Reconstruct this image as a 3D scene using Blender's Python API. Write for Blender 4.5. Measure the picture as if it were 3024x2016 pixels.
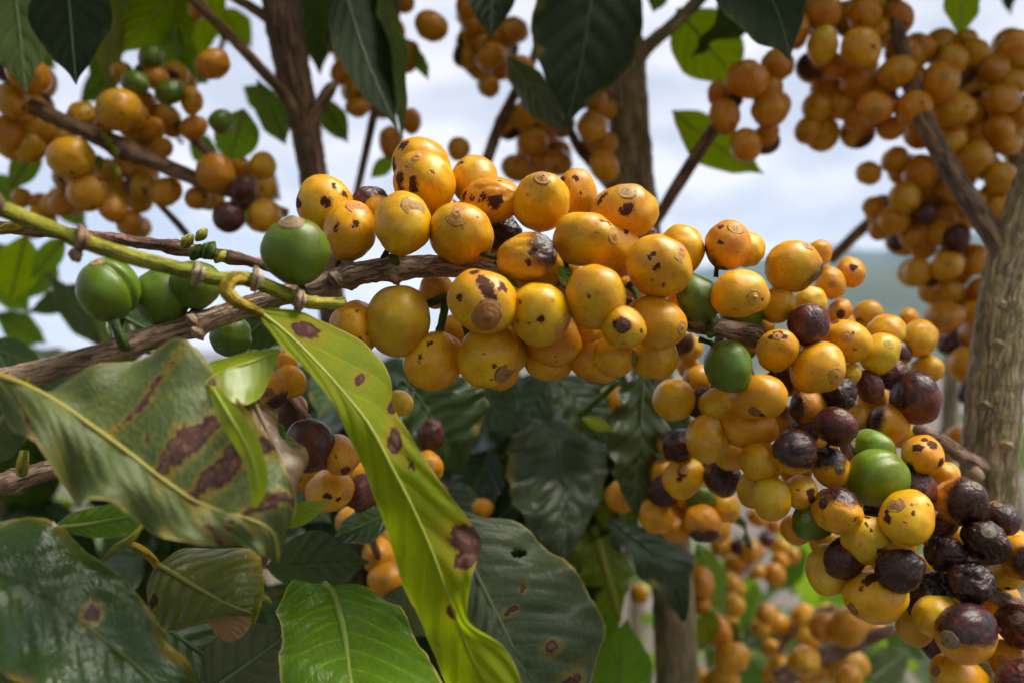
import bpy, bmesh, math, random
from mathutils import Vector, Matrix, Quaternion, noise as mnoise

random.seed(7)
for o in list(bpy.data.objects):
    bpy.data.objects.remove(o, do_unlink=True)
scene = bpy.context.scene
COL = scene.collection

# ------------------------------------------------------------------ camera
EYE = 1.30            # the phone is held 1.3 m above the ground
FPX = 2184.0          # focal length in pixels of the 3024 px wide frame
cam_data = bpy.data.cameras.new('camera')
cam = bpy.data.objects.new('camera', cam_data)
COL.objects.link(cam)
cam.location = (0, 0, EYE)
cam.rotation_euler = (math.radians(90), 0, 0)
cam_data.sensor_width = 36.0
cam_data.lens = 36.0 * FPX / 3024.0
cam_data.clip_start = 0.005
cam_data.clip_end = 12000.0
cam_data.dof.use_dof = True
cam_data.dof.focus_distance = 0.197
cam_data.dof.aperture_fstop = cam_data.lens / 3.6     # 3.6 mm entrance pupil
scene.camera = cam

# ------------------------------------------------------------------ sky and sun (bright overcast)
SUN_EL, SUN_AZ = math.radians(60), math.radians(92)   # high on the right
world = bpy.data.worlds.new('World')
scene.world = world
world.use_nodes = True
wn, wl = world.node_tree.nodes, world.node_tree.links
wn.clear()
w_out = wn.new('ShaderNodeOutputWorld')
w_bg = wn.new('ShaderNodeBackground')
w_bg.inputs['Strength'].default_value = 0.10
w_sky = wn.new('ShaderNodeTexSky')
w_sky.sky_type = 'NISHITA'
w_sky.sun_disc = False
w_sky.sun_elevation = SUN_EL
w_sky.sun_rotation = SUN_AZ
w_tc = wn.new('ShaderNodeTexCoord')
w_map = wn.new('ShaderNodeMapping')
w_map.inputs['Scale'].default_value = (1.0, 1.0, 2.6)
w_noise = wn.new('ShaderNodeTexNoise')
w_noise.inputs['Scale'].default_value = 4.2
w_noise.inputs['Detail'].default_value = 5.0
w_noise.inputs['Roughness'].default_value = 0.52
w_ramp = wn.new('ShaderNodeValToRGB')
w_ramp.color_ramp.elements[0].position = 0.40
w_ramp.color_ramp.elements[0].color = (4.5, 4.75, 5.5, 1)
w_ramp.color_ramp.elements[1].position = 0.58
w_ramp.color_ramp.elements[1].color = (6.8, 6.7, 7.1, 1)
w_mix = wn.new('ShaderNodeMix')
w_mix.data_type = 'RGBA'
w_mix.inputs['Factor'].default_value = 0.96
wl.new(w_tc.outputs['Generated'], w_map.inputs['Vector'])
wl.new(w_map.outputs['Vector'], w_noise.inputs['Vector'])
wl.new(w_noise.outputs['Fac'], w_ramp.inputs['Fac'])
wl.new(w_sky.outputs['Color'], w_mix.inputs['A'])
wl.new(w_ramp.outputs['Color'], w_mix.inputs['B'])
wl.new(w_mix.outputs['Result'], w_bg.inputs['Color'])
wl.new(w_bg.outputs['Background'], w_out.inputs['Surface'])

sun_data = bpy.data.lights.new('sun', 'SUN')
sun_data.energy = 5.0
sun_data.angle = math.radians(30)
sun_data.color = (1.0, 0.95, 0.87)
sun = bpy.data.objects.new('sun', sun_data)
COL.objects.link(sun)
# the sun stands at azimuth SUN_AZ, counted from +Y (forward) clockwise towards +X (right)
_sd = Vector((math.sin(SUN_AZ) * math.cos(SUN_EL), math.cos(SUN_AZ) * math.cos(SUN_EL), math.sin(SUN_EL)))
sun.rotation_euler = _sd.to_track_quat('Z', 'Y').to_euler()
sun.location = (2, -2, 6)

scene.view_settings.view_transform = 'Standard'
scene.view_settings.look = 'None'
scene.view_settings.gamma = 1.0
scene.view_settings.exposure = 0.64
scene.render.engine = 'CYCLES'
scene.cycles.use_denoising = True
scene.cycles.max_bounces = 5
scene.cycles.use_adaptive_sampling = True
scene.cycles.adaptive_threshold = 0.05
scene.cycles.diffuse_bounces = 3
scene.cycles.glossy_bounces = 2
scene.cycles.transmission_bounces = 4
scene.cycles.volume_bounces = 2
scene.cycles.caustics_reflective = False
scene.cycles.caustics_refractive = False

# ------------------------------------------------------------------ places
def P(x, y, d):
    """The point d metres in front of the lens that the 3024 x 2016 photograph shows at x, y."""
    return Vector(((x - 1512.0) / FPX * d, d, EYE + (1008.0 - y) / FPX * d))

K = 3024.0 / 2352.0
def Q(x, y, d):
    """The same for the 2352 px wide view of the photograph."""
    return P(x * K, y * K, d)

def frame_at(x, y):
    """right, up and towards-the-lens directions around the line of sight through x, y."""
    w = P(x, y, 1.0) - Vector((0, 0, EYE))
    c = 1.0 / w.length
    w.normalize()
    right = w.cross(Vector((0, 0, 1))).normalized()
    up = right.cross(w).normalized()
    return right, up, -w, c

# ------------------------------------------------------------------ material helpers
class NT:
    def __init__(self, mat):
        mat.use_nodes = True
        self.t = mat.node_tree
        self.n, self.l = self.t.nodes, self.t.links
        self.n.clear()
        self.out = self.n.new('ShaderNodeOutputMaterial')
    def link(self, a, b):
        self.l.new(a, b)
    def put(self, sock, v):
        if hasattr(v, 'links') or isinstance(v, bpy.types.NodeSocket):
            self.l.new(v, sock)
        else:
            if sock.type == 'RGBA' and len(v) == 3:
                v = (*v, 1.0)
            sock.default_value = v
    def m(self, op, a, b=None, c=None, clamp=False):
        n = self.n.new('ShaderNodeMath'); n.operation = op; n.use_clamp = clamp
        self.put(n.inputs[0], a)
        if b is not None: self.put(n.inputs[1], b)
        if c is not None: self.put(n.inputs[2], c)
        return n.outputs[0]
    def v(self, op, a, b=None, scale=None):
        n = self.n.new('ShaderNodeVectorMath'); n.operation = op
        self.put(n.inputs[0], a)
        if b is not None: self.put(n.inputs[1], b)
        if scale is not None: self.put(n.inputs['Scale'], scale)
        return n.outputs['Value'] if op in ('LENGTH', 'DISTANCE', 'DOT_PRODUCT') else n.outputs['Vector']
    def mix(self, f, a, b, mode='MIX'):
        n = self.n.new('ShaderNodeMix'); n.data_type = 'RGBA'; n.blend_type = mode
        self.put(n.inputs['Factor'], f); self.put(n.inputs['A'], a); self.put(n.inputs['B'], b)
        return n.outputs['Result']
    def fmix(self, f, a, b):
        n = self.n.new('ShaderNodeMix'); n.data_type = 'FLOAT'
        self.put(n.inputs['Factor'], f); self.put(n.inputs['A'], a); self.put(n.inputs['B'], b)
        return n.outputs['Result']
    def step(self, x, lo, hi, a=0.0, b=1.0):
        n = self.n.new('ShaderNodeMapRange'); n.interpolation_type = 'SMOOTHSTEP'
        self.put(n.inputs['Value'], x); self.put(n.inputs['From Min'], lo); self.put(n.inputs['From Max'], hi)
        self.put(n.inputs['To Min'], a); self.put(n.inputs['To Max'], b)
        return n.outputs['Result']
    def noise(self, vec, scale, detail=3.0, rough=0.55, out='Fac', distort=0.0):
        n = self.n.new('ShaderNodeTexNoise')
        self.put(n.inputs['Vector'], vec); self.put(n.inputs['Scale'], scale)
        n.inputs['Detail'].default_value = detail; n.inputs['Roughness'].default_value = rough
        n.inputs['Distortion'].default_value = distort
        return n.outputs[out]
    def voro(self, vec, scale, rand=1.0):
        n = self.n.new('ShaderNodeTexVoronoi')
        self.put(n.inputs['Vector'], vec); self.put(n.inputs['Scale'], scale)
        n.inputs['Randomness'].default_value = rand
        return n.outputs['Distance'], n.outputs['Color']
    def attr(self, name, kind='OBJECT', out='Vector'):
        n = self.n.new('ShaderNodeAttribute'); n.attribute_type = kind; n.attribute_name = name
        return n.outputs[out]
    def sep(self, v):
        n = self.n.new('ShaderNodeSeparateXYZ'); self.put(n.inputs[0], v)
        return n.outputs
    def comb(self, x, y, z):
        n = self.n.new('ShaderNodeCombineXYZ')
        self.put(n.inputs[0], x); self.put(n.inputs[1], y); self.put(n.inputs[2], z)
        return n.outputs[0]
    def bump(self, h, strength, dist, normal=None):
        n = self.n.new('ShaderNodeBump')
        n.inputs['Strength'].default_value = strength; n.inputs['Distance'].default_value = dist
        self.put(n.inputs['Height'], h)
        if normal is not None: self.put(n.inputs['Normal'], normal)
        return n.outputs[0]
    def rnd(self):
        return self.n.new('ShaderNodeObjectInfo').outputs['Random']
    def tex(self, which):
        return self.n.new('ShaderNodeTexCoord').outputs[which]
    def principled(self, **kw):
        n = self.n.new('ShaderNodeBsdfPrincipled')
        for k, val in kw.items():
            self.put(n.inputs[k.replace('_', ' ')], val)
        return n
    def finish(self, shader):
        self.l.new(shader, self.out.inputs['Surface'])

def new_mat(name):
    mat = bpy.data.materials.new(name)
    return mat, NT(mat)

NMARK = 6
def make_cherry_skin(near=True):
    """One skin for every cherry; colour, scars and dried side are read from the cherry's own properties."""
    mat, t = new_mat('cherry_skin' if near else 'cherry_skin_plain')
    p = t.tex('Object')
    seed = t.v('SCALE', t.comb(t.rnd(), t.m('MULTIPLY', t.rnd(), 0.37), 0.5), scale=40.0)
    ps = t.v('ADD', p, seed)
    n1 = t.v('SUBTRACT', t.noise(ps, 2.6, 2.0, 0.5, 'Color'), (0.5, 0.5, 0.5))
    n2 = t.v('SUBTRACT', t.noise(ps, 11.0, 3.0, 0.65, 'Color'), (0.5, 0.5, 0.5))
    pd = t.v('ADD', p, t.v('ADD', t.v('SCALE', n1, scale=0.42), t.v('SCALE', n2, scale=0.30)))
    tint = t.attr('tint')
    # slow drift between a deeper and a paler tone of the same skin
    tone = t.noise(ps, 1.3, 2.0, 0.5)
    col = t.mix(t.step(tone, 0.35, 0.7), t.mix(1.0, tint, (0.92, 0.72, 0.5), 'MULTIPLY'), tint)
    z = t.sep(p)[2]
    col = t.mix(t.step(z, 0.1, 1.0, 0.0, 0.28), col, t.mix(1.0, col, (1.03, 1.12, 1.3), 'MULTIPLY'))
    # per-cherry warmth
    col = t.mix(t.step(t.rnd(), 0.0, 1.0, 0.0, 0.30), col, t.mix(1.0, col, (0.98, 0.80, 0.6), 'MULTIPLY'))
    # fine mottling, faint russet smears, pin-prick dots
    mott = t.noise(ps, 26.0, 3.0, 0.6)
    col = t.mix(t.step(mott, 0.48, 0.75, 0.0, 0.45), col, t.mix(1.0, col, (0.72, 0.58, 0.45), 'MULTIPLY'))
    russ = t.noise(t.v('MULTIPLY', ps, (1.0, 1.0, 0.45)), 7.0, 5.0, 0.7)
    col = t.mix(t.step(russ, 0.53, 0.68, 0.0, 0.62), col, t.mix(1.0, col, (0.62, 0.45, 0.4), 'MULTIPLY'))
    dd, dc = t.voro(t.v('ADD', ps, t.v('SCALE', n2, scale=0.05)), 7.0)
    dots = t.m('MULTIPLY', t.m('LESS_THAN', dd, t.m('MULTIPLY', t.sep(dc)[1], 0.16)), t.m('GREATER_THAN', t.sep(dc)[0], 0.50))
    col = t.mix(t.m('MULTIPLY', dots, 0.7), col, (0.16, 0.05, 0.012))
    # random scab patches
    spots = t.attr('spots', out='Fac')
    sd, sc = t.voro(t.v('ADD', ps, t.v('ADD', t.v('SCALE', n1, scale=0.25), t.v('SCALE', n2, scale=0.32))), 2.1)
    scab = t.m('MULTIPLY', t.m('LESS_THAN', t.sep(sc)[0], spots), t.step(sd, t.m('MULTIPLY', t.sep(sc)[1], 0.34), t.m('MULTIPLY', t.sep(sc)[1], 0.30)))
    # scars in their own places
    mask = scab
    halo = None
    for i in range(NMARK if near else 1):
        mk = t.attr('mark%d' % i)
        rad = t.v('LENGTH', mk)
        dist = t.v('DISTANCE', pd, t.v('NORMALIZE', mk))
        has = t.m('GREATER_THAN', rad, 0.001)
        mi = t.m('MULTIPLY', has, t.step(dist, t.m('MULTIPLY', rad, 0.98), t.m('MULTIPLY', rad, 0.74)))
        hi = t.m('MULTIPLY', has, t.step(dist, t.m('MULTIPLY', rad, 1.35), t.m('MULTIPLY', rad, 0.95)))
        mask = t.m('MAXIMUM', mask, mi)
        halo = hi if halo is None else t.m('MAXIMUM', halo, hi)
    col = t.mix(t.m('MULTIPLY', halo, 0.55), col, t.mix(t.step(t.noise(ps, 5.0, 2.0, 0.5), 0.4, 0.6), t.mix(1.0, col, (0.72, 0.5, 0.4), 'MULTIPLY'), t.mix(1.0, col, (1.08, 1.15, 1.6), 'MULTIPLY')))
    scabcol = t.mix(t.noise(ps, 9.0, 4.0, 0.7), (0.045, 0.011, 0.007), (0.105, 0.030, 0.018))
    # dried, darkened side
    dk = t.attr('dried')
    cov = t.v('LENGTH', dk)
    side = t.v('DOT_PRODUCT', pd, t.v('NORMALIZE', dk))
    thr = t.m('MULTIPLY_ADD', cov, -2.0, 1.0)
    dry = t.m('MULTIPLY', t.m('GREATER_THAN', cov, 0.001), t.step(side, t.m('SUBTRACT', thr, 0.24), t.m('ADD', thr, 0.24)))
    drycol = t.mix(t.step(t.noise(ps, 3.2, 4.0, 0.6), 0.35, 0.68), (0.013, 0.007, 0.007), (0.080, 0.017, 0.012))
    drycol = t.mix(t.step(dry, 0.3, 0.95), (0.22, 0.048, 0.016), drycol)
    col = t.mix(mask, col, scabcol)
    col = t.mix(dry, col, drycol)
    # the dark, over-ripe cherries carry a dusty bloom
    dark = t.attr('dark', out='Fac')
    col = t.mix(t.m('MULTIPLY', dark, t.step(t.noise(ps, 1.5, 3.0, 0.55), 0.40, 0.66)), col, t.mix(1.0, col, (2.3, 1.6, 1.1), 'MULTIPLY'))
    bloom = t.step(t.noise(ps, 4.0, 5.0, 0.7), 0.45, 0.75)
    col = t.mix(t.m('MULTIPLY', dark, t.m('MULTIPLY', bloom, 0.35)), col, (0.090, 0.040, 0.036))
    rough = t.fmix(mask, t.fmix(t.noise(ps, 6.0, 3.0, 0.6), 0.21, 0.38), 0.55)
    rough = t.m('ADD', rough, t.m('MULTIPLY', t.m('MAXIMUM', dry, dark), -0.03))
    hgt = t.m('ADD', t.m('MULTIPLY', t.noise(ps, 38.0, 3.0, 0.6), 0.35), t.m('MULTIPLY', mask, -0.9))
    hgt = t.m('ADD', hgt, t.m('MULTIPLY', t.m('MAXIMUM', dry, dark), t.m('MULTIPLY', t.noise(t.v('MULTIPLY', ps, (1.0, 1.0, 0.5)), 3.2, 3.0, 0.55), 2.6)))
    nrm = t.bump(hgt, 0.8, 0.00026)
    sss = t.m('MULTIPLY', t.m('SUBTRACT', 1.0, t.m('MAXIMUM', mask, t.m('MAXIMUM', dry, dark))), 0.16) if near else 0.0
    b = t.principled(Base_Color=col, Roughness=rough, Normal=nrm, Subsurface_Weight=sss,
                     Subsurface_Radius=(1.0, 0.45, 0.12), Subsurface_Scale=0.0022, Specular_IOR_Level=t.fmix(mask, 0.5, 0.12))
    t.finish(b.outputs[0])
    return mat

def make_navel_mat():
    mat, t = new_mat('navel_scar')
    p = t.tex('Object')
    s = t.sep(p)
    r = t.m('POWER', t.m('ADD', t.m('MULTIPLY', s[0], s[0]), t.m('MULTIPLY', s[1], s[1])), 0.5)
    ps = t.v('ADD', p, t.comb(t.m('MULTIPLY', t.rnd(), 30.0), 0.0, 0.0))
    tint = t.attr('tint')
    n = t.noise(ps, 9.0, 4.0, 0.65)
    rw = t.m('ADD', r, t.m('MULTIPLY', t.m('SUBTRACT', n, 0.5), 0.18))
    rings = t.m('SINE', t.m('MULTIPLY', rw, 48.0))
    rel = t.m('DIVIDE', rw, t.m('MAXIMUM', t.attr('size', out='Fac'), 0.05))
    col = t.mix(t.step(n, 0.3, 0.7), t.mix(1.0, tint, (0.72, 0.62, 0.5), 'MULTIPLY'), tint)
    col = t.mix(t.step(rings, 0.3, 1.0, 0.0, 0.09), col, t.mix(1.0, col, (0.5, 0.4, 0.35), 'MULTIPLY'))
    col = t.mix(t.step(rel, 0.26, 0.06, 0.0, 0.75), col, t.mix(1.0, tint, (0.35, 0.20, 0.16), 'MULTIPLY'))
    edge = t.m('MULTIPLY', t.step(rel, 0.88, 0.95), t.step(t.noise(ps, 14.0, 2.0, 0.5), 0.36, 0.56))
    col = t.mix(t.m('MULTIPLY', edge, 0.8), col, (0.10, 0.032, 0.012))
    h = t.m('ADD', t.m('MULTIPLY', rings, 0.22), t.m('MULTIPLY', n, 1.4))
    b = t.principled(Base_Color=col, Roughness=0.58, Normal=t.bump(h, 0.6, 0.0002), Specular_IOR_Level=0.3)
    t.finish(b.outputs[0])
    return mat

def make_leaf_mat(near=True):
    """Leaf blade: u runs from the stalk to the tip, v from margin to margin."""
    mat, t = new_mat('leaf_blade' if near else 'leaf_blade_plain')
    uv = t.sep(t.tex('UV'))
    u, v = uv[0], t.m('MULTIPLY_ADD', uv[1], 2.0, -1.0)
    av = t.m('ABSOLUTE', v)
    seed = t.m('MULTIPLY', t.rnd(), 37.0)
    asp = t.attr('aspect', out='Fac')
    ua = t.m('MULTIPLY', u, asp)
    flat = t.comb(t.m('ADD', t.m('MULTIPLY', ua, 0.62), seed), v, seed)
    n1 = t.v('SUBTRACT', t.noise(flat, 3.0, 3.0, 0.55, 'Color'), (0.5, 0.5, 0.5))
    n2 = t.v('SUBTRACT', t.noise(flat, 12.0, 3.0, 0.6, 'Color'), (0.5, 0.5, 0.5))
    upper, under = t.attr('tint'), t.attr('under')
    back = t.n.new('ShaderNodeNewGeometry').outputs['Backfacing']
    face = t.m('ABSOLUTE', t.m('SUBTRACT', back, t.attr('flip', out='Fac')))
    col = t.mix(face, upper, under)
    blot = t.noise(flat, 2.2, 4.0, 0.6)
    col = t.mix(t.step(blot, 0.35, 0.7, 0.0, 0.55), col, t.mix(1.0, col, (1.35, 1.12, 0.75), 'MULTIPLY'))
    col = t.mix(t.step(t.noise(flat, 15.0, 4.0, 0.65), 0.42, 0.72, 0.0, 0.30), col, t.mix(1.0, col, (0.62, 0.66, 0.6), 'MULTIPLY'))
    # side veins, running obliquely to the margin
    ph = t.m('SUBTRACT', t.m('MULTIPLY', u, 9.5), t.m('MULTIPLY', t.m('POWER', av, 1.25), 1.9))
    ph = t.m('ADD', ph, t.m('MULTIPLY', t.step(v, -0.01, 0.01), 0.42))
    fr = t.m('ABSOLUTE', t.m('SUBTRACT', t.m('FRACT', t.m('ADD', ph, t.m('MULTIPLY', t.sep(n1)[0], 0.25))), 0.5))
    vein = t.m('MULTIPLY', t.step(fr, 0.05, 0.012), t.step(av, 1.0, 0.55))
    veincol = t.mix(1.0, col, (2.0, 1.75, 1.6), 'MULTIPLY')
    col = t.mix(t.m('MULTIPLY', vein, t.attr('veins', out='Fac')), col, veincol)
    net = t.voro(flat, 17.0)[0]
    if near:
        ne = t.n.new('ShaderNodeTexVoronoi'); ne.feature = 'DISTANCE_TO_EDGE'
        t.put(ne.inputs['Vector'], t.v('ADD', flat, t.v('SCALE', n2, scale=0.06))); ne.inputs['Scale'].default_value = 15.0
        col = t.mix(t.step(ne.outputs['Distance'], 0.05, 0.0, 0.0, 0.35), col, t.mix(1.0, col, (1.55, 1.45, 1.3), 'MULTIPLY'))
        col = t.mix(t.step(t.noise(flat, 4.5, 6.0, 0.7), 0.55, 0.75, 0.0, 0.5), col, t.mix(1.0, col, (1.5, 1.15, 0.8), 'MULTIPLY'))
        dust = t.noise(flat, 60.0, 2.0, 0.5)
        col = t.mix(t.step(dust, 0.68, 0.80, 0.0, 0.35), col, (0.22, 0.21, 0.16))
    # yellowing from the margin and round the scars
    yel = t.attr('yellow', out='Fac')
    ymask = t.step(t.m('ADD', t.m('ADD', t.m('MULTIPLY', av, 0.55), t.noise(flat, 1.7, 3.0, 0.5)), yel), 1.02, 1.38)
    ycol = t.mix(t.noise(flat, 5.0, 3.0, 0.6), (0.42, 0.30, 0.012), (0.36, 0.17, 0.015))
    col = t.mix(ymask, col, ycol)
    rim = t.m('MULTIPLY', t.step(av, 0.955, 0.99), t.attr('rim', out='Fac'))
    col = t.mix(rim, col, (0.46, 0.36, 0.09))
    # brown lesions
    qu = t.m('ADD', ua, t.m('ADD', t.m('MULTIPLY', t.sep(n1)[0], 0.40), t.m('MULTIPLY', t.sep(n2)[0], 0.14)))
    qv = t.m('ADD', v, t.m('ADD', t.m('MULTIPLY', t.sep(n1)[1], 0.40), t.m('MULTIPLY', t.sep(n2)[1], 0.14)))
    les, cen, hal = None, None, None
    for i in range(8 if near else 1):
        mk = t.sep(t.attr('mark%d' % i))
        has = t.m('GREATER_THAN', mk[2], 0.0005)
        dx = t.m('SUBTRACT', qu, t.m('MULTIPLY', mk[0], asp))
        dy = t.m('SUBTRACT', qv, mk[1])
        if near:
            sk = t.attr('streak', out='Fac')
            dx = t.m('SUBTRACT', dx, t.m('MULTIPLY', t.m('MULTIPLY', sk, 0.8), t.m('SUBTRACT', av, t.m('ABSOLUTE', mk[1]))))
            dx = t.m('MULTIPLY', dx, t.m('MULTIPLY_ADD', sk, 1.1, 1.0))
            dy = t.m('MULTIPLY', dy, t.m('MULTIPLY_ADD', sk, -0.5, 1.0))
        dist = t.m('POWER', t.m('ADD', t.m('MULTIPLY', dx, dx), t.m('MULTIPLY', dy, dy)), 0.5)
        r = mk[2]
        a = t.m('MULTIPLY', has, t.step(dist, r, t.m('MULTIPLY', r, 0.78)))
        b_ = t.m('MULTIPLY', has, t.step(dist, t.m('MULTIPLY', r, 0.7), t.m('MULTIPLY', r, 0.35)))
        c_ = t.m('MULTIPLY', has, t.step(dist, t.m('MULTIPLY', r, 1.9), t.m('MULTIPLY', r, 0.95)))
        les = a if les is None else t.m('MAXIMUM', les, a)
        cen = b_ if cen is None else t.m('MAXIMUM', cen, b_)
        hal = c_ if hal is None else t.m('MAXIMUM', hal, c_)
    rust = t.attr('rust', out='Fac')
    rd, rc = t.voro(t.v('ADD', flat, t.v('SCALE', n2, scale=0.25)), 3.4)
    rs = t.m('MULTIPLY', t.m('LESS_THAN', t.sep(rc)[0], rust), t.step(rd, t.m('MULTIPLY', t.sep(rc)[1], 0.36), t.m('MULTIPLY', t.sep(rc)[1], 0.26)))
    rh = t.m('MULTIPLY', t.m('LESS_THAN', t.sep(rc)[0], rust), t.step(rd, t.m('MULTIPLY', t.sep(rc)[1], 0.62), t.m('MULTIPLY', t.sep(rc)[1], 0.30)))
    les = t.m('MAXIMUM', les, rs)
    hal = t.m('MAXIMUM', hal, rh)
    col = t.mix(t.m('MULTIPLY', hal, 0.55), col, (0.30, 0.19, 0.012))
    lcol = t.mix(t.m('MULTIPLY', cen, t.step(t.noise(flat, 6.0, 3.0, 0.6), 0.35, 0.65)), (0.055, 0.023, 0.019), (0.16, 0.085, 0.062))
    lcol = t.mix(t.noise(flat, 9.0, 3.0, 0.6), lcol, t.mix(1.0, lcol, (1.5, 1.3, 1.2), 'MULTIPLY'))
    col = t.mix(les, col, lcol)
    # relief: veins sunken, blade puckered between them
    puck = t.step(fr, 0.0, 0.5)
    h = t.m('ADD', t.m('MULTIPLY', puck, 1.0), t.m('MULTIPLY', t.noise(flat, 22.0, 3.0, 0.6), 0.22))
    h = t.m('ADD', h, t.m('MULTIPLY', net, 0.18))
    nrm = t.bump(t.m('MULTIPLY', h, t.attr('relief', out='Fac')), 0.7, 0.0011)
    rough = t.fmix(face, t.fmix(t.noise(flat, 8.0, 4.0, 0.6), 0.25, 0.46), 0.68)
    rough = t.m('ADD', t.fmix(les, rough, 0.72), t.attr('matte', out='Fac'), clamp=True)
    b = t.principled(Base_Color=col, Roughness=rough, Normal=nrm, Specular_IOR_Level=t.fmix(face, 0.50, 0.16))
    tr = t.n.new('ShaderNodeBsdfTranslucent')
    tcol = t.mix(1.0, t.mix(0.5, col, t.mix(face, upper, under)), (2.7, 2.9, 0.55), 'MULTIPLY')
    t.put(tr.inputs['Color'], t.mix(les, tcol, (0.05, 0.02, 0.01)))
    t.put(tr.inputs['Normal'], nrm)
    ms = t.n.new('ShaderNodeMixShader')
    t.put(ms.inputs[0], t.attr('thin', out='Fac'))
    t.link(b.outputs[0], ms.inputs[1]); t.link(tr.outputs[0], ms.inputs[2])
    t.finish(ms.outputs[0])
    return mat

def make_rib_mat():
    mat, t = new_mat('leaf_rib')
    tint = t.attr('tint')
    col = t.mix(t.noise(t.tex('Object'), 300.0, 3.0, 0.6), t.mix(1.0, tint, (0.75, 0.8, 0.7), 'MULTIPLY'), tint)
    b = t.principled(Base_Color=col, Roughness=0.45, Specular_IOR_Level=0.4, Subsurface_Weight=0.15,
                     Subsurface_Scale=0.001)
    t.finish(b.outputs[0])
    return mat

def make_bark_mat():
    """u runs round the twig, v along it in metres."""
    mat, t = new_mat('coffee_bark')
    uv = t.sep(t.tex('UV'))
    ang = t.m('MULTIPLY', uv[0], 2 * math.pi)
    rr = t.attr('girth', out='Fac')
    seed = t.m('MULTIPLY', t.rnd(), 9.0)
    cyl = t.comb(t.m('MULTIPLY', t.m('COSINE', ang), rr), t.m('MULTIPLY', t.m('SINE', ang), rr), t.m('ADD', uv[1], seed))
    streak = t.noise(t.v('MULTIPLY', cyl, (1.0, 1.0, 0.10)), 620.0, 5.0, 0.65)
    patch = t.noise(t.v('MULTIPLY', cyl, (1.0, 1.0, 0.6)), 110.0, 4.0, 0.6)
    fine = t.noise(cyl, 1500.0, 3.0, 0.6)
    c1, c2, c3 = t.attr('tint'), t.attr('deep'), t.attr('lichen')
    col = t.mix(t.step(streak, 0.36, 0.64), c2, c1)
    col = t.mix(t.step(patch, 0.45, 0.68, 0.0, 0.6), col, t.mix(1.0, c1, (1.3, 1.2, 1.1), 'MULTIPLY'))
    col = t.mix(t.step(fine, 0.55, 0.75, 0.0, 0.5), col, t.mix(1.0, c2, (0.6, 0.6, 0.6), 'MULTIPLY'))
    cr = t.noise(t.v('MULTIPLY', cyl, (1.0, 1.0, 0.16)), 300.0, 6.0, 0.75)
    crack = t.step(t.m('ABSOLUTE', t.m('SUBTRACT', cr, 0.5)), 0.035, 0.0)
    col = t.mix(t.m('MULTIPLY', crack, 0.55), col, t.mix(1.0, c2, (0.4, 0.4, 0.4), 'MULTIPLY'))
    ringn = t.noise(t.v('MULTIPLY', cyl, (0.15, 0.15, 1.0)), 420.0, 3.0, 0.6)
    col = t.mix(t.step(ringn, 0.60, 0.72, 0.0, 0.55), col, t.mix(1.0, c2, (0.8, 0.75, 0.7), 'MULTIPLY'))
    lich = t.noise(t.v('ADD', cyl, (3.0, 1.0, 2.0)), 190.0, 5.0, 0.7)
    col = t.mix(t.step(t.m('ADD', lich, t.attr('mossy', out='Fac')), 0.72, 0.92, 0.0, 0.8), col, c3)
    h = t.m('ADD', t.m('MULTIPLY', streak, 1.0), t.m('ADD', t.m('MULTIPLY', fine, 0.35), t.m('MULTIPLY', patch, 0.4)))
    h = t.m('ADD', h, t.m('ADD', t.m('MULTIPLY', crack, -1.2), t.m('MULTIPLY', ringn, 0.6)))
    b = t.principled(Base_Color=col, Roughness=t.fmix(patch, 0.5, 0.75), Normal=t.bump(h, 0.9, 0.0012), Specular_IOR_Level=0.3)
    t.finish(b.outputs[0])
    return mat

def make_ground_mat():
    mat, t = new_mat('dry_soil')
    p = t.tex('Object')
    a = t.noise(p, 1.2, 6.0, 0.6)
    b_ = t.noise(p, 14.0, 5.0, 0.7)
    col = t.mix(t.step(a, 0.35, 0.65), (0.085, 0.068, 0.055), (0.14, 0.12, 0.105))
    col = t.mix(t.step(b_, 0.4, 0.7, 0.0, 0.7), col, (0.06, 0.05, 0.03))
    b = t.principled(Base_Color=col, Roughness=0.95, Normal=t.bump(b_, 0.8, 0.03))
    t.finish(b.outputs[0])
    return mat

def make_hill_mat():
    mat, t = new_mat('wooded_hill')
    p = t.tex('Object')
    a = t.noise(p, 0.012, 6.0, 0.65)
    b_ = t.noise(p, 0.06, 4.0, 0.7)
    col = t.mix(t.step(a, 0.4, 0.6), (0.022, 0.040, 0.020), (0.045, 0.060, 0.030))
    col = t.mix(t.step(b_, 0.45, 0.7, 0.0, 0.6), col, (0.018, 0.034, 0.014))
    b = t.principled(Base_Color=col, Roughness=0.95)
    t.finish(b.outputs[0])
    return mat

M_SKIN = make_cherry_skin()
M_SKIN_PLAIN = make_cherry_skin(False)
M_NAVEL = make_navel_mat()
M_LEAF = make_leaf_mat()
M_LEAF_PLAIN = make_leaf_mat(False)
M_RIB = make_rib_mat()
M_BARK = make_bark_mat()
M_SOIL = make_ground_mat()
M_HILL = make_hill_mat()

# ------------------------------------------------------------------ object helpers
def new_obj(name, mesh, parent=None):
    o = bpy.data.objects.new(name, mesh)
    COL.objects.link(o)
    if parent is not None:
        o.parent = parent
    return o

def tag(o, label=None, cat=None, group=None, kind=None):
    if label: o['label'] = label
    if cat: o['category'] = cat
    if group: o['group'] = group
    if kind: o['kind'] = kind
    return o

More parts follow.
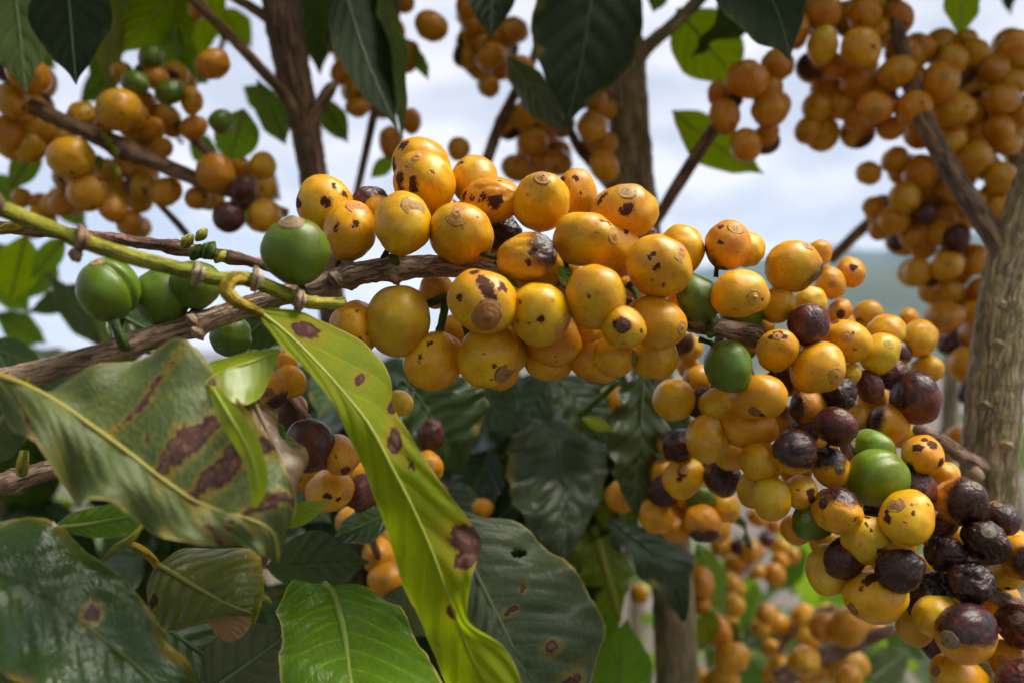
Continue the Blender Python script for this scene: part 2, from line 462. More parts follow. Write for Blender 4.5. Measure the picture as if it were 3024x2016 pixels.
def mesh_from(name, verts, faces, mat, uvs=None, smooth=True):
    me = bpy.data.meshes.new(name)
    me.from_pydata([tuple(v) for v in verts], [], faces)
    if uvs is not None:
        lay = me.uv_layers.new(name='UVMap')
        for poly in me.polygons:
            for li, vi in zip(poly.loop_indices, uvs[poly.index] if isinstance(uvs[0], list) else [None] * len(poly.loop_indices)):
                lay.data[li].uv = vi
    if smooth:
        me.polygons.foreach_set('use_smooth', [True] * len(me.polygons))
    me.materials.append(mat)
    me.update()
    return me

def crom(pts, n):
    """Catmull-Rom through pts (tuples of numbers), n samples."""
    pts = [tuple(p) for p in pts]
    k = len(pts[0])
    if len(pts) == 2:
        return [tuple(pts[0][j] + (pts[1][j] - pts[0][j]) * i / (n - 1) for j in range(k)) for i in range(n)]
    e = [tuple(2 * pts[0][j] - pts[1][j] for j in range(k))] + pts + [tuple(2 * pts[-1][j] - pts[-2][j] for j in range(k))]
    out = []
    segs = len(pts) - 1
    for i in range(n):
        s = i / (n - 1) * segs
        a = min(int(s), segs - 1)
        f = s - a
        p0, p1, p2, p3 = e[a], e[a + 1], e[a + 2], e[a + 3]
        out.append(tuple(0.5 * (2 * p1[j] + (p2[j] - p0[j]) * f + (2 * p0[j] - 5 * p1[j] + 4 * p2[j] - p3[j]) * f * f
                                + (3 * p1[j] - p0[j] - 3 * p2[j] + p3[j]) * f ** 3) for j in range(k)))
    return out

def tube_mesh(name, pts, mat, sides=14, per=8, lump=0.0, nodes=(), cap=True):
    """pts: (Vector, radius) along a twig; nodes: (place 0..1, swelling, width) rings where leaves were."""
    n = max(2, (len(pts) - 1) * per + 1)
    cs = crom([(p.x, p.y, p.z, r) for p, r in pts], n)
    C = [Vector(c[:3]) for c in cs]
    R = [max(c[3], 1e-5) for c in cs]
    tang = [(C[min(i + 1, n - 1)] - C[max(i - 1, 0)]).normalized() for i in range(n)]
    nx = tang[0].orthogonal().normalized()
    verts, faces, uvs = [], [], []
    L = 0.0
    lens = []
    seed = random.random() * 100
    for i in range(n):
        if i: L += (C[i] - C[i - 1]).length
        lens.append(L)
        nx = (nx - tang[i] * nx.dot(tang[i])).normalized()
        ny = tang[i].cross(nx)
        s = i / (n - 1)
        sw = 1.0
        for (a, amp, wid) in nodes:
            sw += amp * math.exp(-((s - a) / wid) ** 2)
        for j in range(sides):
            th = 2 * math.pi * j / sides
            dv = nx * math.cos(th) + ny * math.sin(th)
            rr = R[i] * sw
            if lump:
                q = (C[i] + dv * R[i]) * (0.9 / max(R[i], 1e-4)) + Vector((seed, 0, 0))
                rr *= 1.0 + lump * mnoise.noise(q) + lump * 0.6 * mnoise.noise(q * 2.7)
                for (a, amp, wid) in nodes:
                    rr *= 1.0 + 0.5 * amp * math.exp(-((s - a) / (wid * 1.3)) ** 2) * mnoise.noise(q * 3.0 + Vector((0, 9, 0)))
            verts.append(C[i] + dv * rr)
    for i in range(n - 1):
        for j in range(sides):
            j2 = (j + 1) % sides
            faces.append((i * sides + j, i * sides + j2, (i + 1) * sides + j2, (i + 1) * sides + j))
            a, b = j / sides, (j + 1) / sides
            uvs.append([(a, lens[i]), (b, lens[i]), (b, lens[i + 1]), (a, lens[i + 1])])
    if cap:
        faces.append(tuple(range(sides - 1, -1, -1)))
        uvs.append([(0.5, 0.0)] * sides)
        faces.append(tuple((n - 1) * sides + j for j in range(sides)))
        uvs.append([(0.5, L)] * sides)
    return mesh_from(name, verts, faces, mat, uvs)

BARKS = {  # main bark, dark streaks, lichen or young green skin, how mossy
    'grey':   ((0.56, 0.38, 0.26), (0.24, 0.14, 0.095), (0.33, 0.33, 0.22), 0.05),
    'red':    ((0.36, 0.19, 0.13), (0.13, 0.055, 0.042), (0.32, 0.26, 0.17), 0.02),
    'brown':  ((0.36, 0.215, 0.13), (0.13, 0.072, 0.044), (0.20, 0.20, 0.10), 0.02),
    'mossy':  ((0.60, 0.46, 0.28), (0.25, 0.17, 0.10), (0.27, 0.26, 0.06), 0.26),
    'young':  ((0.36, 0.34, 0.028), (0.24, 0.25, 0.018), (0.40, 0.26, 0.02), -0.05),
    'petiole': ((0.44, 0.30, 0.012), (0.36, 0.26, 0.012), (0.40, 0.30, 0.02), -0.05),
    'pale':   ((0.50, 0.41, 0.28), (0.33, 0.25, 0.16), (0.5, 0.46, 0.33), 0.0),
    'green':  ((0.10, 0.16, 0.018), (0.06, 0.10, 0.012), (0.12, 0.14, 0.02), -0.05),
}
def twig(name, pts, bark, parent=None, sides=16, per=8, lump=0.10, nodes=(), px=True):
    """pts in the 2352 px view: (x, y, depth, half width in px)."""
    vr = [(Q(x, y, d), r * K * d / FPX) for (x, y, d, r) in pts] if px else pts
    o = new_obj(name, tube_mesh(name, vr, M_BARK, sides, per, lump, nodes), parent)
    c1, c2, c3, moss = BARKS[bark]
    o['tint'], o['deep'], o['lichen'], o['mossy'] = c1, c2, c3, moss
    o['girth'] = max(r for _, r in vr)
    return o
# ------------------------------------------------------------------ ground and hills
def build_ground():
    n = 90
    verts, faces = [], []
    rs = [0.0] + [0.6 * 1.16 ** i for i in range(60)]
    rs = [r for r in rs if r < 1400]
    for r in rs:
        for j in range(n):
            a = 2 * math.pi * j / n
            x, y = r * math.cos(a), r * math.sin(a)
            z = 0.05 * mnoise.noise(Vector((x * 0.8, y * 0.8, 0))) + (0.02 * mnoise.noise(Vector((x * 3, y * 3, 4))))
            z -= min(r, 400) * 0.035 if r > 6 else 0.0
            verts.append((x, y, z))
    for i in range(len(rs) - 1):
        for j in range(n):
            j2 = (j + 1) % n
            faces.append((i * n + j, (i + 1) * n + j, (i + 1) * n + j2, i * n + j2))
    return tag(new_obj('ground', mesh_from('ground', verts, faces, M_SOIL)), kind='structure')
build_ground()

def build_hill(name, dist, depth, prof, seed):
    """prof: list of (azimuth in degrees from straight ahead, crest height above the eye in degrees)."""
    na, nr = 120, 16
    a0, a1 = prof[0][0], prof[-1][0]
    verts, faces = [], []
    for i in range(na):
        az = a0 + (a1 - a0) * i / (na - 1)
        for k in range(len(prof) - 1):
            if prof[k][0] <= az <= prof[k + 1][0]:
                f = (az - prof[k][0]) / (prof[k + 1][0] - prof[k][0])
                f = f * f * (3 - 2 * f)
                el = prof[k][1] + (prof[k + 1][1] - prof[k][1]) * f
                break
        a = math.radians(az)
        top = dist * math.tan(math.radians(el))
        for j in range(nr):
            s = j / (nr - 1)
            r = dist - depth * (1 - s)
            z = -18 + (top + 18) * (s * s * (3 - 2 * s))
            x, y = r * math.sin(a), r * math.cos(a)
            z += 0.012 * dist * (0.4 + s) * mnoise.noise(Vector((x * 0.009 + seed, y * 0.009, 0))) * s
            z += 2.5 * mnoise.noise(Vector((x * 0.06 + seed, y * 0.03, 2))) * s
            verts.append((x, y, EYE + z))
    for i in range(na - 1):
        for j in range(nr - 1):
            faces.append((i * nr + j, (i + 1) * nr + j, (i + 1) * nr + j + 1, i * nr + j + 1))
    return tag(new_obj(name, mesh_from(name, verts, faces, M_HILL)), kind='structure')
build_hill('near_hill', 520, 330, [(-75, -3.0), (-25, -3.0), (0, -1.5), (12, 1.6), (18, 4.2), (24, 5.0), (36, 5.2), (60, 5.5), (80, 4)], 3.0)
build_hill('far_hill', 1150, 400, [(-75, -1.4), (-20, -1.2), (5, 0.6), (15, 5.2), (24, 6.6), (45, 7.6), (80, 6.0)], 11.0)

HAZE = True
if HAZE:
    bm = bmesh.new()
    bmesh.ops.create_cube(bm, size=1.0)
    me = bpy.data.meshes.new('haze'); bm.to_mesh(me); bm.free()
    hz = new_obj('haze', me)
    hz.scale = (2900, 2900, 215)
    hz.location = (0, 0, 215 / 2 - 30)
    tag(hz, kind='stuff')
    mat = bpy.data.materials.new('valley_haze')
    t = NT(mat)
    pv = t.n.new('ShaderNodeVolumePrincipled')
    pv.inputs['Color'].default_value = (0.42, 0.66, 1.0, 1)
    pv.inputs['Density'].default_value = 0.00024
    t.link(pv.outputs[0], t.out.inputs['Volume'])
    me.materials.append(mat)
# ------------------------------------------------------------------ cherries
def cherry_mesh(name, seed, nu=44, nv=28, lump=0.035, wrinkle=0.0, groove=0.0, bulge=1.0):
    verts, faces = [], []
    S = Vector((seed * 13.7, seed * 3.1, seed))
    for i in range(nv + 1):
        th = math.pi * i / nv
        for j in range(nu):
            ph = 2 * math.pi * j / nu
            d = Vector((math.sin(th) * math.cos(ph), math.sin(th) * math.sin(ph), math.cos(th)))
            calm = min(1.0, (1.0 - d.z) / 0.35)          # stays even round the navel
            r = 1.0 + lump * calm * (mnoise.noise(d * 1.1 + S) + 0.5 * mnoise.noise(d * 2.3 + S))
            r *= 1.0 + 0.03 * math.sin(th) ** 2 * (bulge if d.z < 0 else 1.0)
            r *= 1.0 + 0.085 * math.cos(2 * ph + seed) * math.sin(th) ** 2   # flat-sided, two beans wide
            r *= 1.0 + 0.035 * (seed % 3 - 1) * d.z * calm
            if groove:                                    # the seam between the two beans
                r -= groove * math.exp(-(d.x / 0.13) ** 2) * (0.35 + 0.65 * calm) * max(0.0, 1.0 - abs(d.y) * 0.2) * (1 if d.y < 0.3 else 0.25)
            if wrinkle:
                m = Vector((math.cos(ph) * 1.7, math.sin(ph) * 1.7, d.z * 0.9)) + S
                warp = Vector((mnoise.noise(d * 2.5 + S), mnoise.noise(d * 2.5 - S), 0)) * 0.7
                a = 1.0 - abs(mnoise.noise((m + warp) * 1.5)) * 2.0
                b = 1.0 - abs(mnoise.noise((m + warp) * 3.4 + Vector((5, 0, 0)))) * 2.0
                r += wrinkle * calm * (0.65 * a + 0.35 * b - 0.5)
                r += wrinkle * 1.1 * calm * mnoise.noise(d * 1.7 - S)
            verts.append(d * r)
    for i in range(nv):
        for j in range(nu):
            j2 = (j + 1) % nu
            if i == 0:
                faces.append((j, nu + j, nu + j2))
            elif i == nv - 1:
                faces.append((i * nu + j, (i + 1) * nu + j, i * nu + j2))
            else:
                faces.append((i * nu + j, (i + 1) * nu + j, (i + 1) * nu + j2, i * nu + j2))
    return mesh_from(name, verts, faces, M_SKIN)

SMOOTH = [cherry_mesh('cherry_skin_smooth', k + 1, lump=0.07 + 0.02 * (k % 3), bulge=0.7 + 0.3 * (k % 3)) for k in range(7)]
GROOVED = [cherry_mesh('cherry_skin_grooved', k + 20, groove=0.07, lump=0.03) for k in range(2)]
TWOLOBE = [cherry_mesh('cherry_skin_twolobed', 31, groove=0.22, lump=0.02, nu=64, nv=36)]
SHRUNK = [cherry_mesh('cherry_skin_shrunk', k + 40, nu=72, nv=44, wrinkle=0.075, lump=0.05) for k in range(3)]
DRIED = [cherry_mesh('cherry_skin_dried', k + 50, nu=96, nv=60, wrinkle=0.11, lump=0.10) for k in range(4)]

def navel_mesh(rn, cone=0.0, rim=0.009, nub=0.022, hole=0.035):
    n, rings = 36, 12
    verts, faces = [(0, 0, 1.0 + cone + nub - hole)], []
    for i in range(1, rings + 1):
        s = i / rings
        for j in range(n):
            a = 2 * math.pi * j / n
            wob = 1.0 + 0.13 * mnoise.noise(Vector((math.cos(a) * 1.6, math.sin(a) * 1.6, rn * 9)))
            r = rn * s * wob
            z = math.sqrt(max(0.0, 1 - r * r)) + cone * (1 - s) ** 1.0 * (1 if s < 1 else 0)
            z += rim * math.exp(-((s - 0.86) / 0.09) ** 2) + nub * math.exp(-((s - 0.20) / 0.09) ** 2) + 0.006
            if i == rings: z -= 0.02
            verts.append((r * math.cos(a), r * math.sin(a), z))
    for j in range(n):
        faces.append((0, 1 + j, 1 + (j + 1) % n))
    for i in range(rings - 1):
        for j in range(n):
            a, b = 1 + i * n, 1 + (i + 1) * n
            faces.append((a + j, b + j, b + (j + 1) % n, a + (j + 1) % n))
    return mesh_from('navel', verts, faces, M_NAVEL)
NAVELS = {'l': (navel_mesh(0.46), 0.46), 'm': (navel_mesh(0.37, rim=0.010), 0.37), 's': (navel_mesh(0.25, rim=0.014), 0.25),
          'c': (navel_mesh(0.52, cone=0.10, rim=0.008), 0.52), 'p': (navel_mesh(0.30, cone=0.06, rim=0.03, nub=0.05), 0.30)}

def stalk_mesh(bend):
    pts = [(Vector((0, 0, -0.90)), 0.17), (Vector((0.02, 0.02, -1.10)), 0.12), (Vector((bend * 0.12, 0.03, -1.32)), 0.10), (Vector((bend * 0.3, 0.05, -1.55)), 0.12)]
    return tube_mesh('stalk', pts, M_BARK, 10, 4, 0.12)
STALKS = [stalk_mesh(1), stalk_mesh(-1), stalk_mesh(0.2)]

SKINS = {'Y': (0.80, 0.465, 0.005), 'P': (0.80, 0.525, 0.014), 'O': (0.78, 0.385, 0.006), 'L': (0.64, 0.40, 0.010),
         'G': (0.110, 0.205, 0.010), 'V': (0.165, 0.29, 0.012), 'D': (0.060, 0.016, 0.014), 'K': (0.024, 0.011, 0.010), 'R': (0.10, 0.026, 0.018)}
crng = random.Random(11)

SHADED_AMBER = {'Y': (0.72, 0.375, 0.007), 'P': (0.74, 0.43, 0.014), 'O': (0.66, 0.295, 0.006), 'H': (0.62, 0.26, 0.006)}
def cherry(x, y, rx, ry, d_mm, nav, kind, label, group=None, m=(), dk=None, nv=None, sp=0.0, mesh=None, name='coffee_cherry', near=True, nt=None):
    """x, y, rx, ry in the 3024 px photograph; nav: where the navel shows from the centre, or None when it is turned away."""
    d = d_mm / 1000.0
    right, up, tow, c = frame_at(x, y)
    shown = nav is not None
    if nav is None:
        a = crng.uniform(0, 2 * math.pi)
        nav3 = Vector((math.cos(a), math.sin(a), -0.25)).normalized()
    else:
        ex, ey = nav[0] / rx, -nav[1] / ry
        l = math.hypot(ex, ey)
        if l > 0.985: ex, ey = ex / l * 0.985, ey / l * 0.985
        nav3 = Vector((ex, ey, math.sqrt(max(0.02, 1 - ex * ex - ey * ey))))
        nav3.normalize()
    l = math.hypot(nav3.x, nav3.y)
    e = (nav3.x / l, nav3.y / l) if l > 0.08 else (1.0, 0.0)
    pxy = Vector((x - 1512, 1008 - y, 0))
    rad = pxy.normalized() if pxy.length > 1 else Vector((1, 0, 0))
    def stretch(v):
        q = v[0] * rad.x + v[1] * rad.y
        return math.sqrt(q * q / (c * c) + (1 - q * q))
    s_e = 1 / math.sqrt((e[0] / rx) ** 2 + (e[1] / ry) ** 2) / stretch(e)
    pe = (-e[1], e[0])
    s_p = 1 / math.sqrt((pe[0] / rx) ** 2 + (pe[1] / ry) ** 2) / stretch(pe)
    sin2 = 1 - nav3.z ** 2
    R = s_p
    if sin2 > 0.12:
        Lz = math.sqrt(max(0.3 * R * R, (s_e ** 2 - R * R * nav3.z ** 2) / sin2))
        Lz = min(max(Lz, 0.84 * R), 1.34 * R)
    else:
        R = 0.5 * (s_p + s_e); Lz = 1.08 * R
    k = d / FPX
    axis = (right * nav3.x + up * nav3.y + tow * nav3.z).normalized()
    q = axis.to_track_quat('Z', 'Y') @ Quaternion((0, 0, 1), crng.uniform(0, 2 * math.pi))
    if mesh is None:
        mesh = crng.choice(SMOOTH)
        if kind == 'K': mesh = crng.choice(DRIED)
        elif kind in 'DR' and near: mesh = crng.choice(SHRUNK)
        elif kind == 'H': mesh = crng.choice(SHRUNK)
    o = new_obj(name, mesh)
    o.rotation_mode = 'QUATERNION'
    o.location = P(x, y, d)
    o.rotation_quaternion = q
    o.scale = (R * k / 1.015, R * k / 1.015, Lz * k)
    base = SKINS['O' if kind == 'H' else kind]
    if not near: base = SHADED_AMBER.get(kind, base)      # bunches behind: riper amber, with their shade darkened into the colour
    f = crng.uniform(0.90, 1.06)
    o['tint'] = (min(0.85, base[0] * f), base[1] * f * crng.uniform(0.92, 1.08), base[2] * f)
    o['dark'] = 1.0 if kind in 'DK' else (0.5 if kind == 'R' else 0.0)
    o['spots'] = float(sp)
    inv = q.inverted()
    def local(dx, dy, dz=None):
        ex, ey = dx / rx, -dy / ry
        if dz is None:
            l = math.hypot(ex, ey)
            if l > 0.97: ex, ey = ex / l * 0.97, ey / l * 0.97
            dz = math.sqrt(max(0.0, 1 - ex * ex - ey * ey))
            w = right * ex + up * ey + tow * dz
        else:
            w = right * dx + up * (-dy) + tow * dz
        return (inv @ w).normalized()
    for i, (dx, dy, r) in enumerate(m[:NMARK]):
        o['mark%d' % i] = tuple(local(dx, dy) * (1.0 * r / (0.5 * (rx + ry))))
    if dk:
        o['dried'] = tuple(local(dk[0], dk[1], dk[2]) * dk[3])
    if not near:
        o.material_slots[0].link = 'OBJECT'
        o.material_slots[0].material = M_SKIN_PLAIN
    tag(o, label, 'coffee cherry', group)
    if shown and (near or min(rx, ry) > 44):
        key = nv or crng.choice('mms')
        me, size = NAVELS[key]
        nvo = new_obj('navel', me, o)
        nvo['size'] = size
        if nt is None:
            nt = {'G': (0.36, 0.27, 0.12), 'V': (0.25, 0.33, 0.04), 'D': (0.13, 0.085, 0.062), 'K': (0.17, 0.14, 0.10), 'R': (0.20, 0.13, 0.08), 'H': (0.24, 0.17, 0.09)}.get(kind, (0.62, 0.32, 0.085))
        g = crng.uniform(0.85, 1.12)
        nvo['tint'] = tuple(v * g for v in nt)
    if near and shown:
        st = new_obj('stalk', crng.choice(STALKS), o)
        cc = BARKS['green'] if kind in 'GVYPOL' else BARKS['brown']
        st['tint'], st['deep'], st['lichen'], st['mossy'], st['girth'] = cc[0], cc[1], cc[2], cc[3], 0.1
    return o

ORD = ['first', 'second', 'third', 'fourth', 'fifth', 'sixth', 'seventh', 'eighth', 'ninth', 'tenth', 'eleventh', 'twelfth', 'thirteenth', 'fourteenth']
def blurred(rows, d_mm, group, label, sp=0.12):
    """A bunch behind the plane of focus: rows of (x, y, rx, ry, kind[, depth offset mm[, navel]]).
    In the larger bunches each cherry is told apart by its height, counted down each side of the bunch."""
    n = len(rows)
    cols = [''] if n <= 12 else (['on the left side', 'on the right side'] if n <= 20 else ['on the left side', 'in the middle', 'on the right side'])
    order = sorted(range(n), key=lambda i: rows[i][0])
    place = {}
    for ci in range(len(cols)):
        part = order[ci * n // len(cols):(ci + 1) * n // len(cols)]
        for k, i in enumerate(sorted(part, key=lambda i: rows[i][1])):
            place[i] = ', %s from the top%s' % (ORD[k], ' ' + cols[ci] if cols[ci] else '')
    for i, r in enumerate(rows):
        x, y, rx, ry, kind = r[:5]
        off = r[5] if len(r) > 5 and r[5] is not None else crng.uniform(-6, 6)
        nav = r[6] if len(r) > 6 else None
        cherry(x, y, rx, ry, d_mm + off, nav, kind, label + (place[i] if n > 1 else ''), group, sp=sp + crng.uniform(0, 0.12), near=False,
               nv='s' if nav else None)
# ---- the bunch in focus, from its upper left end to its right end
F1 = 'cherries of the sharp middle bunch'
def A(x, y, rx, ry, d, nav, kind, label, **kw):
    cherry(x, y, rx, ry, d, nav, kind, label, F1, **kw)
A(1244, 486, 88, 84, 212, None, 'Y', 'rear cherry of the topmost pair, dark blotch on its upper left rim', m=[(-48, -50, 20), (-78, 5, 22), (-82, 30, 20)])
A(1258, 540, 87, 99, 203, (-24, -70), 'Y', 'topmost front cherry with a big tan navel and long dark brown patches', nv='l', m=[(-37, 8, 22), (-40, 28, 20), (18, -14, 14), (-76, -5, 26), (-72, 35, 22), (45, 32, 9)])
A(960, 604, 84, 82, 209, None, 'Y', 'cherry at the upper left end of the bunch behind the green cherry', m=[(3, -10, 19), (60, -30, 18), (-78, 0, 22), (28, -56, 11)])
A(1031, 686, 83, 92, 200, (23, -74), 'O', 'cherry with a flat orange navel on top and two ragged brown nicks', nv='l', m=[(-38, -2, 15), (-30, -16, 9), (12, -15, 14)], nt=(0.62, 0.27, 0.09))
A(1188, 664, 90, 90, 192, (34, -56), 'Y', 'clean round cherry with grey dots in its tilted navel', nv='l', nt=(0.52, 0.30, 0.08))
A(1364, 694, 87, 96, 194, (-11, -54), 'Y', 'cherry with pinkish navel facing up, dark slit near its foot', nv='l', m=[(43, -42, 6), (-45, 58, 9), (60, 66, 9), (2, -4, 5)])
A(1402, 532, 70, 74, 210, None, 'P', 'pale clean cherry right of the topmost pair', m=[(-40, -52, 12)])
A(1450, 592, 91, 70, 202, (86, -8), 'O', 'withered ridged cherry with a black folded sunken mark', mesh=SHRUNK[0], m=[(4, 4, 30), (-30, -4, 18), (-58, -8, 14), (-76, -16, 20), (18, -54, 8)], nv='m')
A(1596, 598, 77, 95, 199, (5, -66), 'Y', 'tall smooth cherry with a ringed tan navel near its top', nv='m', m=[(-36, -11, 5)])
A(1702, 574, 60, 74, 212, None, 'Y', 'freckled cherry peeping out behind the tall smooth one', m=[(-42, -40, 18), (0, -48, 11), (18, -2, 8), (38, -15, 9)])
A(1846, 622, 89, 84, 203, (6, -62), 'Y', 'cherry with greyish navel on top and one square brown scab', nv='m', m=[(10, -12, 25), (-58, -46, 16), (-70, -28, 12)], nt=(0.50, 0.31, 0.12))
A(1731, 707, 96, 79, 192, (78, -8), 'Y', 'wide cherry with its tan navel turned right under a dark scratch', nv='m', m=[(40, -52, 9), (52, -46, 9), (62, -38, 9), (15, -44, 6), (24, -14, 6)])
A(1800, 724, 80, 91, 203, None, 'Y', 'yellow cherry half hidden behind the wide one, small scab right', m=[(50, -46, 12)])
A(1555, 757, 91, 68, 189, (88, -2), 'O', 'drying cherry with a grey papery end and purple brown smear', mesh=SHRUNK[1], dk=(0.72, -0.30, 0.45, 0.20), m=[(14, -14, 18), (2, 18, 12)], nv='m', nt=(0.34, 0.25, 0.18))
A(1588, 792, 76, 70, 204, None, 'Y', 'yellow cherry showing only a crescent under the drying grey-ended one')
A(1427, 890, 99, 101, 184, (11, 44), 'Y', 'large cherry with a bulging brown navel and jagged dark map-like scar', nv='c', m=[(-22, -86, 18), (-2, -62, 22), (10, -40, 26), (32, -14, 18), (-66, -12, 16), (56, -42, 18)], nt=(0.48, 0.22, 0.07))
A(1594, 928, 91, 97, 187, (74, 36), 'Y', 'cherry with a flaky tan navel cut off at its right end', nv='l', m=[(5, 18, 15), (0, -62, 12), (34, -35, 10), (-60, 22, 9), (-24, 26, 7), (-52, -36, 14)])
A(1175, 950, 96, 100, 195, None, 'L', 'big plain olive yellow cherry under the bare twig', sp=0.0)
A(1283, 1063, 88, 98, 200, None, 'Y', 'lowest hanging cherry with a rusty streak running down from its stalk', m=[(-14, -44, 13), (-22, -28, 13), (-30, -10, 10), (-36, 8, 7), (-40, 30, 5)], mesh=GROOVED[0])
A(1441, 1050, 92, 90, 194, (54, 54), 'Y', 'cherry with a grey scabby navel pointing down right at the bottom edge', nv='l', m=[(-12, -8, 5), (16, 28, 9), (6, 66, 6)], nt=(0.36, 0.22, 0.09))
A(1507, 1042, 60, 62, 207, None, 'Y', 'small cherry peeping out right of the grey-scabbed bottom cherry')
A(1470, 1086, 64, 62, 209, None, 'O', 'dim cherry just showing below the grey-scabbed bottom cherry')
A(1630, 998, 89, 86, 203, None, 'O', 'orange cherry with a thin dark crack below the flaky-ended one', m=[(10, 52, 5), (14, 64, 4), (-4, 70, 4)])
A(1622, 1052, 84, 68, 209, None, 'O', 'brownish cherry at the bottom of the bunch under the cracked one')
A(1762, 1056, 84, 72, 207, None, 'O', 'shaded brownish cherry at the bottom edge, left of the mouldy one')
A(1812, 1050, 66, 68, 203, (62, 8), 'Y', 'cherry with a mouldy grey-green end at the bottom of the bunch', nv='m', nt=(0.22, 0.22, 0.13))
A(1932, 1058, 66, 66, 204, None, 'Y', 'clean little round cherry at the lower right of the bunch')
A(1758, 878, 92, 94, 186, (68, 46), 'Y', 'egg shaped cherry with an oval tan navel at its lower right', nv='m', m=[(-17, -11, 9), (34, -66, 8), (44, -58, 6)])
A(1838, 965, 64, 67, 183, (3, -4), 'Y', 'small cherry staring straight ahead with a black ringed navel', nv='m', nt=(0.14, 0.06, 0.035), m=[(50, 12, 8), (4, 54, 8), (0, -4, 30)])
A(1936, 952, 92, 82, 192, (74, 13), 'Y', 'clean golden cherry with its navel turned right', nv='s')
A(1944, 786, 96, 90, 189, (70, -40), 'Y', 'cherry with a peeling tan navel and four brown nicks', nv='l', m=[(-15, -32, 12), (-30, -22, 10), (2, 4, 15), (-22, 38, 7), (48, 24, 8), (16, 60, 11)])
A(2010, 735, 66, 80, 207, None, 'Y', 'tall cherry behind the one with the peeling navel', m=[(-4, -52, 6), (40, 40, 8)])
A(2010, 893, 40, 62, 204, (8, -28), 'O', 'orange cherry squeezed between the golden one and the green one', nv='s')
A(1903, 702, 42, 36, 215, None, 'D', 'dark cherry glimpsed behind the cherry with the peeling navel')
A(1745, 985, 60, 54, 206, None, 'O', 'shadowed brown cherry in the gap left of the black-navelled one')
A(1092, 604, 58, 54, 216, None, 'D', 'dark dried cherry just showing over the upper left edge')
A(1122, 622, 50, 46, 211, None, 'Y', 'yellow sliver of cherry behind the clean round one')
A(1047, 969, 74, 86, 197, None, 'O', 'freckled cherry at the lower left, partly behind the hanging leaf', m=[(14, -40, 12), (16, 34, 15), (38, 12, 8), (0, 44, 12), (6, -14, 5)])
A(1288, 862, 54, 50, 211, None, 'O', 'shadowed cherry under the twig behind the scarred one')
A(1490, 690, 50, 52, 218, None, 'K', 'black shrivelled cherry deep in the middle gap')
# ---- green ones on the left
FG = 'unripe green cherries'
def G(x, y, rx, ry, d, nav, kind, label, **kw):
    cherry(x, y, rx, ry, d, nav, kind, label, FG, **kw)
G(874, 744, 94, 100, 178, (-12, -92), 'G', 'large green cherry with a flat brown top beside the yellow bunch', nv='c', nt=(0.34, 0.24, 0.12))
G(321, 856, 97, 96, 172, (-30, -82), 'G', 'two-lobed green cherry standing on a curved stalk on the left twig', mesh=TWOLOBE[0], nv='s')
G(477, 877, 88, 86, 184, None, 'G', 'deep green cherry in shade behind the two-lobed one')
G(577, 843, 76, 76, 183, None, 'G', 'shaded green cherry under the yellow green shoot')
G(685, 995, 66, 52, 205, None, 'G', 'dark green cherry tucked under the twig by the hanging leaf')
G(566, 1082, 50, 54, 168, None, 'V', 'light green cherry framed by the curled leaf edge')
G(2064, 882, 56, 80, 200, None, 'G', 'upright green cherry at the right end of the middle bunch')
G(2190, 930, 72, 60, 216, None, 'G', 'green cherry hidden below the ringed yellow one')
G(2150, 1082, 70, 86, 196, (38, 66), 'G', 'oval green cherry hanging alone with a white fleck', nv='s', nt=(0.15, 0.25, 0.03))
G(2572, 1336, 76, 62, 209, None, 'V', 'rear of the two bright green cherries in the dark cluster')
G(2588, 1412, 92, 88, 202, None, 'V', 'front of the two bright green cherries in the dark cluster', mesh=GROOVED[1])
G(2402, 1535, 60, 63, 203, (-20, -4), 'G', 'small green cherry with a pale ringed navel', nv='s', nt=(0.30, 0.36, 0.16))
G(2068, 1468, 48, 40, 255, None, 'G', 'blurred little green cherry in the lower shaded bunch')
# ---- the receding right hand bunch
F2 = 'cherries of the right hand bunch'
def H(x, y, rx, ry, d, nav, kind, label, **kw):
    cherry(x, y, rx, ry, d, nav, kind, label, F2, **kw)
H(2148, 726, 71, 75, 203, (24, -52), 'O', 'cherry against the sky with a brown navel and burnt lower edge', nv='m', m=[(-18, -12, 8), (-20, -56, 12), (-40, 60, 20), (-15, 66, 18), (-62, 20, 16), (20, 20, 6)], dk=(-0.8, 0.55, 0.1, 0.10))
H(2204, 735, 50, 66, 210, None, 'Y', 'smooth cherry pressed behind the burnt-edged one')
H(2185, 867, 80, 77, 194, (40, 12), 'Y', 'round cherry with a raised double-ringed navel', nv='p', m=[(-58, 18, 6), (-8, 50, 6), (28, -62, 7), (64, 18, 7)], nt=(0.72, 0.40, 0.06))
H(2340, 788, 74, 88, 208, (38, -66), 'Y', 'tall oval cherry with a black crescent on its lower right', dk=(0.86, 0.60, 0.05, 0.10), nv='s')
H(2294, 900, 52, 60, 211, None, 'Y', 'plain small cherry left of the round dark one')
H(2419, 750, 40, 44, 224, None, 'O', 'small cherry touching the tall oval one on its right')
H(2452, 837, 43, 54, 224, (4, 4), 'O', 'cherry with a dull brown cheek above the dark one', nv='s')
H(2513, 804, 43, 47, 230, None, 'O', 'outermost small cherry with a russet patch, against the hazy hill', m=[(8, -14, 14)])
H(2393, 890, 48, 46, 219, None, 'P', 'pale cherry top behind the round dark one')
H(2478, 920, 38, 36, 226, (4, 6), 'O', 'little cherry with a black eye right of the dark one', nv='s', nt=(0.05, 0.03, 0.03), m=[(4, 8, 16)])
H(2296, 1036, 60, 69, 202, (0, -40), 'O', 'cherry with a cracked russet top below the dark one', m=[(0, -44, 22), (-18, -34, 12), (20, -36, 12)], nv='s')
H(2417, 1088, 84, 73, 200, (50, 18), 'Y', 'wide clean cherry with a ringed navel at its lower right', nv='m', nt=(0.62, 0.33, 0.06))
